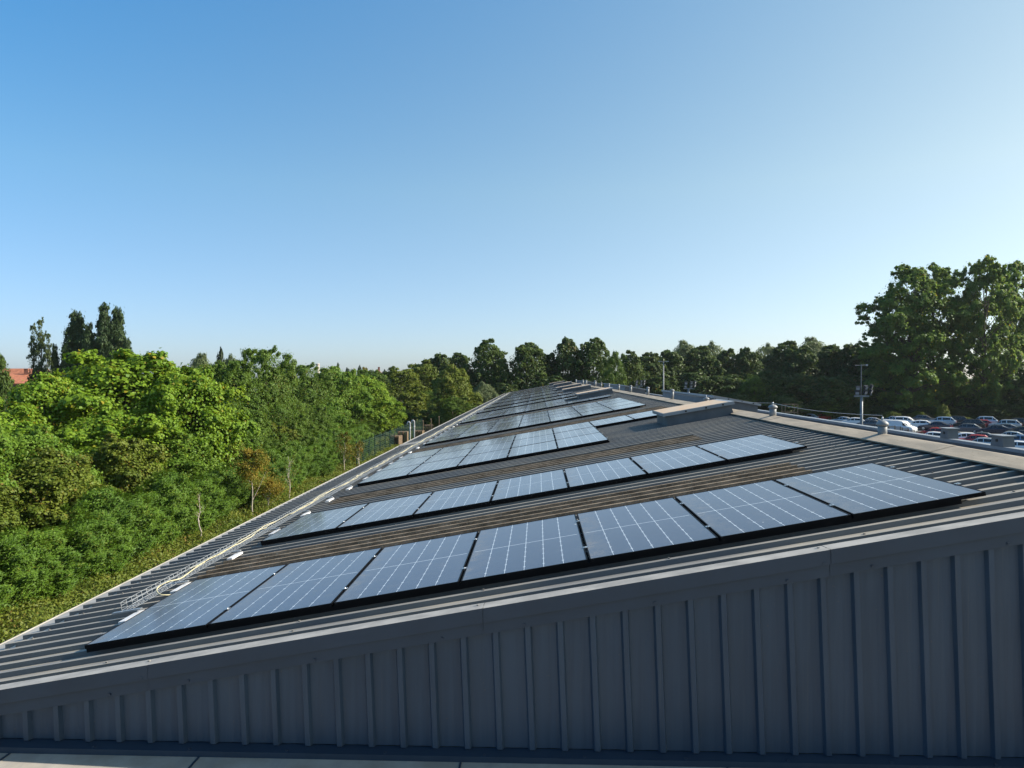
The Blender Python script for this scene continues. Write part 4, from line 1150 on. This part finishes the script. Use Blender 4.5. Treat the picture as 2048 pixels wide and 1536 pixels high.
# ------------------------------------------------------------------ masts, lamp post, frame rack
def floodmast(px, Y, arm_y, label, aerial=None, thick=0.16):
    p = at(px, arm_y, Y); h = p[2]
    root = empty('floodlight_mast', (p[0], Y, 0), label, 'floodlight', 'floodlight masts')
    b = MB(); b.tube([(0, 0, -.1), (0, 0, h*.55), (0, 0, h)], [thick*1.15, thick, thick*.85], 12); b.build('pole', M['pole'], root, True)
    b = MB(); b.box((-.62, -.07, h-.08), (.62, .07, h+.06)); b.hexa([(-.28, -.05, h-.10), (.28, -.05, h-.10), (.28, .05, h-.10), (-.28, .05, h-.10), (-.42, -.05, h-.081), (.42, -.05, h-.081), (.42, .05, h-.081), (-.42, .05, h-.081)]) if False else None
    b.build('cross_arm', M['pole'], root)
    for x, z, rot in ((-.35, .22, -.5), (-.30, .62, -.4), (.32, .26, .35), (.36, .66, .4), (.78, .34, .9), (.82, .74, 1.0)):
        hd = MB(); hd.box((-.17, -.10, -.15), (.17, .10, .15)); hd.box((-.19, -.13, .15), (.19, .12, .175))
        o = hd.build('lamp_head', M['blackm'], root); o.location = (x, 0, h+z+.05); o.rotation_euler = (0.35, 0, rot)
        g = MB(); g.box((-.14, -.108, -.125), (.14, -.101, .125)); l = g.build('lens', M['lens'], o)
        k = MB(); k.box((x-.02, -.02, h+.05), (x+.02, .02, h+z+.02)); k.build('bracket', M['pole'], root)
    if aerial:
        ta = at(px, aerial, Y)[2]
        b = MB(); b.tube([(0.02, .12, h-.4), (0.02, .12, ta)], .032, 6); b.build('aerial_pole', M['pole'], root)
        b = MB(); b.tube([(-.5, .12, ta-.12), (.55, .12, ta-.08)], .02, 5); b.box((.42, .06, ta-.16), (.56, .18, ta-.02)); b.build('aerial_bar', M['galv'], root)
    return root
floodmast(1723, 62, 792, 'thick grey mast carrying black floodlights and a thin aerial, before the parked cars', 728, 0.125)
floodmast(1278, 112, 772, 'distant small floodlight mast left of the lamp post')
floodmast(1377, 92, 777, 'small floodlight mast right of the lamp post against the dark wood')
p = at(1327, 722, 105)
root = empty('lamp_post', (p[0], 105, 0), 'tall slim pale lamp post with twin heads against the wood', 'lamp post')
b = MB(); b.tube([(0, 0, 0), (0, 0, p[2]*.4), (0, 0, p[2]-.1)], [.15, .11, .075], 10); b.build('pole', M['pole'], root, True)
b = MB(); b.tube([(-.35, 0, p[2]-.12), (.35, 0, p[2]-.12)], .045, 6); b.build('arm', M['pole'], root)
for s in (-1, 1):
    b = MB(); b.hexa([(s*.52-.28, -.13, p[2]-.12), (s*.52+.28, -.13, p[2]-.12), (s*.52+.28, .13, p[2]-.12), (s*.52-.28, .13, p[2]-.12), (s*.52-.2, -.09, p[2]), (s*.52+.2, -.09, p[2]), (s*.52+.2, .09, p[2]), (s*.52-.2, .09, p[2])]); b.build('lamp_head', M['pole'], root)
p0, p1 = at(1567, 828, 75), at(1592, 828, 75)
root = empty('frame_rack', ((p0[0]+p1[0])/2, 75, 0), 'open rusty metal frame rack standing behind the parapet', 'rack')
zt = at(1567, 808, 75)[2]; hw = (p1[0]-p0[0])/2
for sx_ in (-hw, hw):
    for sy_ in (-.5, .5):
        b = MB(); b.box((sx_-.035, sy_-.035, 0), (sx_+.035, sy_+.035, zt)); b.build('upright', M['wood'], root)
for z in np.linspace(.6, zt-.035, 7):
    for sy_ in (-.5, .5):
        b = MB(); b.box((-hw+.036, sy_-.025, z-.03), (hw-.036, sy_+.025, z+.03)); b.build('rail', M['wood'], root)
# long low rack of rusty cages in front of the dark red car
for k, (px, wd) in enumerate(((1783, 1.1), (1797, 1.2), (1809, 1.2), (1824, 1.4))):
    q = at(px, 866, 66); zt = at(px, 852 + k*3.5, 66)[2]
    root = empty('wire_cage', (q[0], 66, 0), f'rusty wire cage by the white van, {["leftmost", "second from left", "third from left", "rightmost"][k]} of the row', 'cage', 'rusty wire cages by the white van')
    for sx_ in (-wd/2, wd/2):
        for sy_ in (-.5, .5):
            b = MB(); b.box((sx_-.03, sy_-.03, 0), (sx_+.03, sy_+.03, zt)); b.build('upright', M['wood'], root)
    for z in np.arange(zt-.03, .6, -.32):
        for sy_ in (-.5, .5):
            b = MB(); b.box((-wd/2+.031, sy_-.015, z-.02), (wd/2-.031, sy_+.015, z+.02)); b.build('rail', M['wood'], root)

# ------------------------------------------------------------------ parked cars
def car_mesh(kind):
    # stations along x (front at -): x, half width, belt z, roof z (== belt where no greenhouse)
    P = dict(
        hatch=[(-2.0, .62, .58), (-1.92, .80, .68), (-1.45, .86, .86), (-.95, .88, .93), (0, .89, .95), (1.0, .89, .98), (1.75, .86, .98), (1.98, .76, .86)],
        saloon=[(-2.25, .62, .56), (-2.15, .82, .66), (-1.5, .88, .82), (-.9, .90, .90), (0, .91, .93), (1.1, .91, .96), (1.75, .88, .98), (2.2, .80, .92)],
        suv=[(-2.2, .68, .72), (-2.1, .86, .86), (-1.6, .92, 1.02), (-1.05, .93, 1.08), (0, .94, 1.10), (1.2, .94, 1.12), (1.95, .92, 1.12), (2.18, .84, 1.0)],
        van=[(-2.3, .74, .75), (-2.2, .88, .92), (-1.8, .94, 1.08), (-1.45, .95, 1.14), (0, .96, 1.16), (1.4, .96, 1.16), (2.2, .95, 1.16), (2.3, .92, 1.10)])[kind]
    G = dict(hatch=[(-1.0, .93, .80), (-.30, 1.40, .66), (.25, 1.47, .66), (1.15, 1.42, .65), (1.72, 1.05, .74)],
             saloon=[(-.95, .90, .82), (-.15, 1.36, .66), (.35, 1.43, .66), (1.0, 1.36, .66), (1.72, 1.0, .74)],
             suv=[(-1.1, 1.08, .86), (-.45, 1.62, .73), (.2, 1.70, .74), (1.45, 1.66, .73), (1.98, 1.20, .80)],
             van=[(-1.5, 1.14, .90), (-.85, 1.82, .82), (-.2, 1.92, .83), (2.1, 1.92, .83), (2.25, 1.2, .88)])[kind]
    b = MB()
    z0 = 0.24
    rings = []
    for x, w, zb in P:
        rings.append([(x, -w*.96, z0), (x, -w, z0+.16), (x, -w, zb-.10), (x, -w*.93, zb), (x, 0, zb+.025), (x, w*.93, zb), (x, w, zb-.10), (x, w, z0+.16), (x, w*.96, z0)])
    vs = [p for r_ in rings for p in r_]; m = 9; fs = []
    for i in range(len(rings)-1):
        for j in range(m):
            j2 = (j+1) % m; fs.append((i*m+j, i*m+j2, (i+1)*m+j2, (i+1)*m+j))
    fs.append(tuple(range(m))); fs.append(tuple((len(rings)-1)*m+j for j in reversed(range(m))))
    b.add(vs, fs)
    # greenhouse
    rings = []
    for x, z, w in G:
        zb = np.interp(x, [p[0] for p in P], [p[2] for p in P]) - .03; wb_ = np.interp(x, [p[0] for p in P], [p[1] for p in P])*.92
        if z - zb < .15: rings.append([(x, -wb_, zb), (x, -wb_*.97, zb+.02), (x, 0, zb+.04), (x, wb_*.97, zb+.02), (x, wb_, zb)])
        else: rings.append([(x, -wb_, zb), (x, -w, z-.05), (x, 0, z+.02), (x, w, z-.05), (x, wb_, zb)])
    vs = [p for r_ in rings for p in r_]; m = 5; fs = []
    for i in range(len(rings)-1):
        for j in range(m-1): fs.append((i*m+j, i*m+j+1, (i+1)*m+j+1, (i+1)*m+j))
    fs.append((0, 1, 2, 3, 4)); fs.append(tuple((len(rings)-1)*m+j for j in reversed(range(5))))
    b.add(vs, fs)
    body = b.mesh('car_body', M['white'], False)
    # glazing: panels 1 cm proud of the pillars
    def lerp(a, c, t): return np.array(a)*(1-t) + np.array(c)*t
    panes = []
    for sgn in (1, 3):
        lowi = 0 if sgn == 1 else 4
        g = MB()
        for i in range(len(rings)-1):
            if kind == 'van' and i > 0: continue
            A0, A1, B0, B1 = rings[i][lowi], rings[i][sgn], rings[i+1][lowi], rings[i+1][sgn]
            o = np.array([0, -.012 if sgn == 1 else .012, 0])
            q = [lerp(lerp(A0, B0, .06), lerp(A1, B1, .06), .16)+o, lerp(lerp(A0, B0, .94), lerp(A1, B1, .94), .16)+o, lerp(lerp(A0, B0, .94), lerp(A1, B1, .94), .86)+o, lerp(lerp(A0, B0, .06), lerp(A1, B1, .06), .86)+o]
            g.add(q, [(0, 1, 2, 3)])
        panes.append(('side_window', g.mesh('car_side_window', M['glass'])))
    for i, j, nm in ((0, 1, 'windscreen'), (len(rings)-1, len(rings)-2, 'rear_window')):
        g = MB(); a, c = rings[i], rings[j]
        o = np.array([-.012 if i == 0 else .012, 0, .008])
        q = [lerp(lerp(a[1], c[1], .1), lerp(a[3], c[3], .1), .06)+o, lerp(lerp(a[1], c[1], .1), lerp(a[3], c[3], .1), .94)+o, lerp(lerp(a[1], c[1], .9), lerp(a[3], c[3], .9), .92)+o, lerp(lerp(a[1], c[1], .9), lerp(a[3], c[3], .9), .08)+o]
        g.add(q, [(0, 1, 2, 3)]); panes.append((nm, g.mesh('car_'+nm, M['glass'])))
    w = MB(); w.lathe([(.10, -.10), (.29, -.10), (.31, -.06), (.31, .06), (.29, .10), (.10, .10)], n=16); tyre = w.mesh('car_tyre', M['tyre'])
    w = MB(); w.lathe([(.05, -.112), (.20, -.105), (.20, .105), (.05, .112)], n=12); rim = w.mesh('car_rim', M['rim'])
    l = MB(); xr_, wr, zr_ = P[-1]; l.box((-.05, -.14, -.09), (.05, .14, .09)); lamp = l.mesh('car_tail', M['redlamp'])
    l = MB(); l.box((-.06, -.17, -.07), (.06, .17, .07)); head = l.mesh('car_head', M['headlamp'])
    return dict(body=body, panes=panes, tyre=tyre, rim=rim, lamp=lamp, head=head, P=P)
CM = {k: car_mesh(k) for k in ('hatch', 'saloon', 'suv', 'van')}
def paint(name, c, metal=0.25):
    n = N(name, 0.28, metal, 0.5); n.base(c); n.p.inputs['Coat Weight'].default_value = 0.5; n.p.inputs['Coat Roughness'].default_value = 0.08
    n.roughness(n.math('MULTIPLY_ADD', n.noise(n.coord(), 4, 3), .2, .2)); return n.m
PT_ = dict(white=paint('white_paint', (.72, .73, .74), 0), silver=paint('silver_paint', (.42, .44, .46), .5), grey=paint('grey_paint', (.10, .11, .12), .3), black=paint('black_paint', (.012, .013, .016), 0),
           navy=paint('navy_paint', (.015, .022, .045), .1), red=paint('red_paint', (.36, .022, .022), 0), maroon=paint('maroon_paint', (.075, .012, .018), .1), blue=paint('blue_paint', (.09, .17, .30), .3), pale=paint('pale_blue_paint', (.36, .44, .52), .4))
def car(kind, col, px, py, head, label):
    m = CM[kind]; p = ground_at(px, py)
    root = empty('parked_car' if kind != 'van' else 'parked_van', (p[0], p[1], .006), label, 'car' if kind != 'van' else 'van', 'cars in the car park', rz=R(head))
    b = obj('body', m['body'], root); b.material_slots[0].link = 'OBJECT'; b.material_slots[0].material = PT_[col]
    for nm, me in m['panes']: obj(nm, me, root)
    P = m['P']; xf, xb = P[0][0], P[-1][0]
    for x in (xf*.64, xb*.64):
        for s in (-1, 1):
            t = obj('wheel', m['tyre'], root); t.location = (x, s*(P[3][1]-.085), .31); t.rotation_euler = (pi/2, 0, 0); obj('rim', m['rim'], t)
    for s in (-1, 1):
        t = obj('tail_lamp', m['lamp'], root); t.location = (xb-.02, s*(P[-1][1]-.16), P[-1][2]-.12)
        t = obj('headlight', m['head'], root); t.location = (P[1][0]+.02, s*(P[1][1]-.24), P[1][2]-.10)
    return root
H1 = 12
cars = [
 ('hatch', 'pale', 1614, 843, -38, 'pale blue hatchback at the left end of the car park, by the rack'),
 ('hatch', 'red', 1640, 842, 22, 'red hatchback tail between the pale blue and the dark car at the left'),
 ('saloon', 'navy', 1648, 836, -33, 'dark car with silver roof behind the red hatchback'),
 ('saloon', 'silver', 1683, 849, -40, 'silver saloon left of the floodlight mast'),
 ('hatch', 'white', 1706, 852, -28, 'white hatchback touching the foot of the floodlight mast'),
 ('saloon', 'silver', 1740, 851, -33, 'silver car just right of the floodlight mast'),
 ('hatch', 'grey', 1737, 857, -38, 'grey car half hidden by the nearest ridge vent'),
 ('van', 'white', 1798, 866, 128, 'long white van behind the nearest ridge vent'),
 ('suv', 'white', 1812, 853, 140, 'white car with dark windows behind the long white van'),
 ('saloon', 'silver', 1783, 848, -38, 'silver saloon roof between the vent and the white car'),
 ('saloon', 'maroon', 1832, 842, -40, 'dark maroon saloon at the back by the bushes'),
 ('hatch', 'grey', 1850, 846, 142, 'grey hatchback behind the navy car'),
 ('suv', 'pale', 1882, 853, -34, 'silver blue estate behind the navy car'),
 ('saloon', 'navy', 1870, 861, -40, 'navy saloon seen broadside, in the middle of the car park'),
 ('hatch', 'white', 1837, 858, -34, 'white car nose left of the navy saloon'),
 ('suv', 'black', 1908, 851, -32, 'black car with bright tail right of the silver blue estate'),
 ('hatch', 'grey', 1931, 866, -38, 'charcoal hatchback seen broadside right of the navy saloon'),
 ('suv', 'black', 1938, 859, -34, 'black estate behind the charcoal hatchback'),
 ('hatch', 'red', 1958, 857, -28, 'red car behind the black estate'),
 ('suv', 'pale', 1965, 852, -34, 'pale blue people carrier at the back near the plane trunk'),
 ('saloon', 'navy', 1988, 869, -34, 'dark blue saloon with a red tail lamp at the right'),
 ('saloon', 'grey', 2006, 866, -34, 'grey saloon behind the dark blue one at the right'),
 ('suv', 'silver', 2010, 860, -34, 'silver off roader behind the grey saloon'),
 ('suv', 'black', 2032, 856, -34, 'black off roader near the right edge'),
 ('hatch', 'black', 2043, 873, -28, 'black hatchback cut by the right edge beside the off roaders'),
 ('hatch', 'red', 1868, 876, -38, 'dark red car behind the left parapet box'),
 ('hatch', 'white', 1925, 888, -18, 'white hatchback with black windscreen right of the left parapet box'),
 ('saloon', 'grey', 1957, 886, -33, 'grey car behind the red one near the parapet'),
 ('hatch', 'red', 1948, 893, -36, 'small red car close behind the parapet'),
 ('hatch', 'silver', 1962, 900, -34, 'silver car low behind the parapet coping'),
 ('hatch', 'navy', 1984, 894, -30, 'dark blue car left of the wider parapet box'),
 ('saloon', 'silver', 2016, 884, -36, 'light roofed car above the wider parapet box'),
 ('suv', 'blue', 2036, 898, -34, 'blue off roader right of the wider parapet box'),
 ('hatch', 'white', 2028, 908, -32, 'white car lowest at the right edge behind the coping'),
 ('hatch', 'white', 1862, 886, -34, 'white car roof left of the left parapet box'),
 ('hatch', 'navy', 2045, 882, -34, 'navy car cut by the right edge, lower one'),
]
for c_ in cars: car(*c_)

# ------------------------------------------------------------------ thin summer haze over the far trees
hz = MB(); hz.box((-900, -60, -1.0), (900, 900, 45.0))
n = bpy.data.materials.new('thin_haze'); n.use_nodes = True
nt = n.node_tree; nt.nodes.remove(nt.nodes['Principled BSDF'])
pv = nt.nodes.new('ShaderNodeVolumePrincipled')
pv.inputs['Color'].default_value = (0.86, 0.92, 1.0, 1); pv.inputs['Density'].default_value = 0.00008; pv.inputs['Anisotropy'].default_value = 0.2
nt.links.new(pv.outputs[0], nt.nodes['Material Output'].inputs['Volume'])
tag(hz.build('haze', n), kind='stuff')
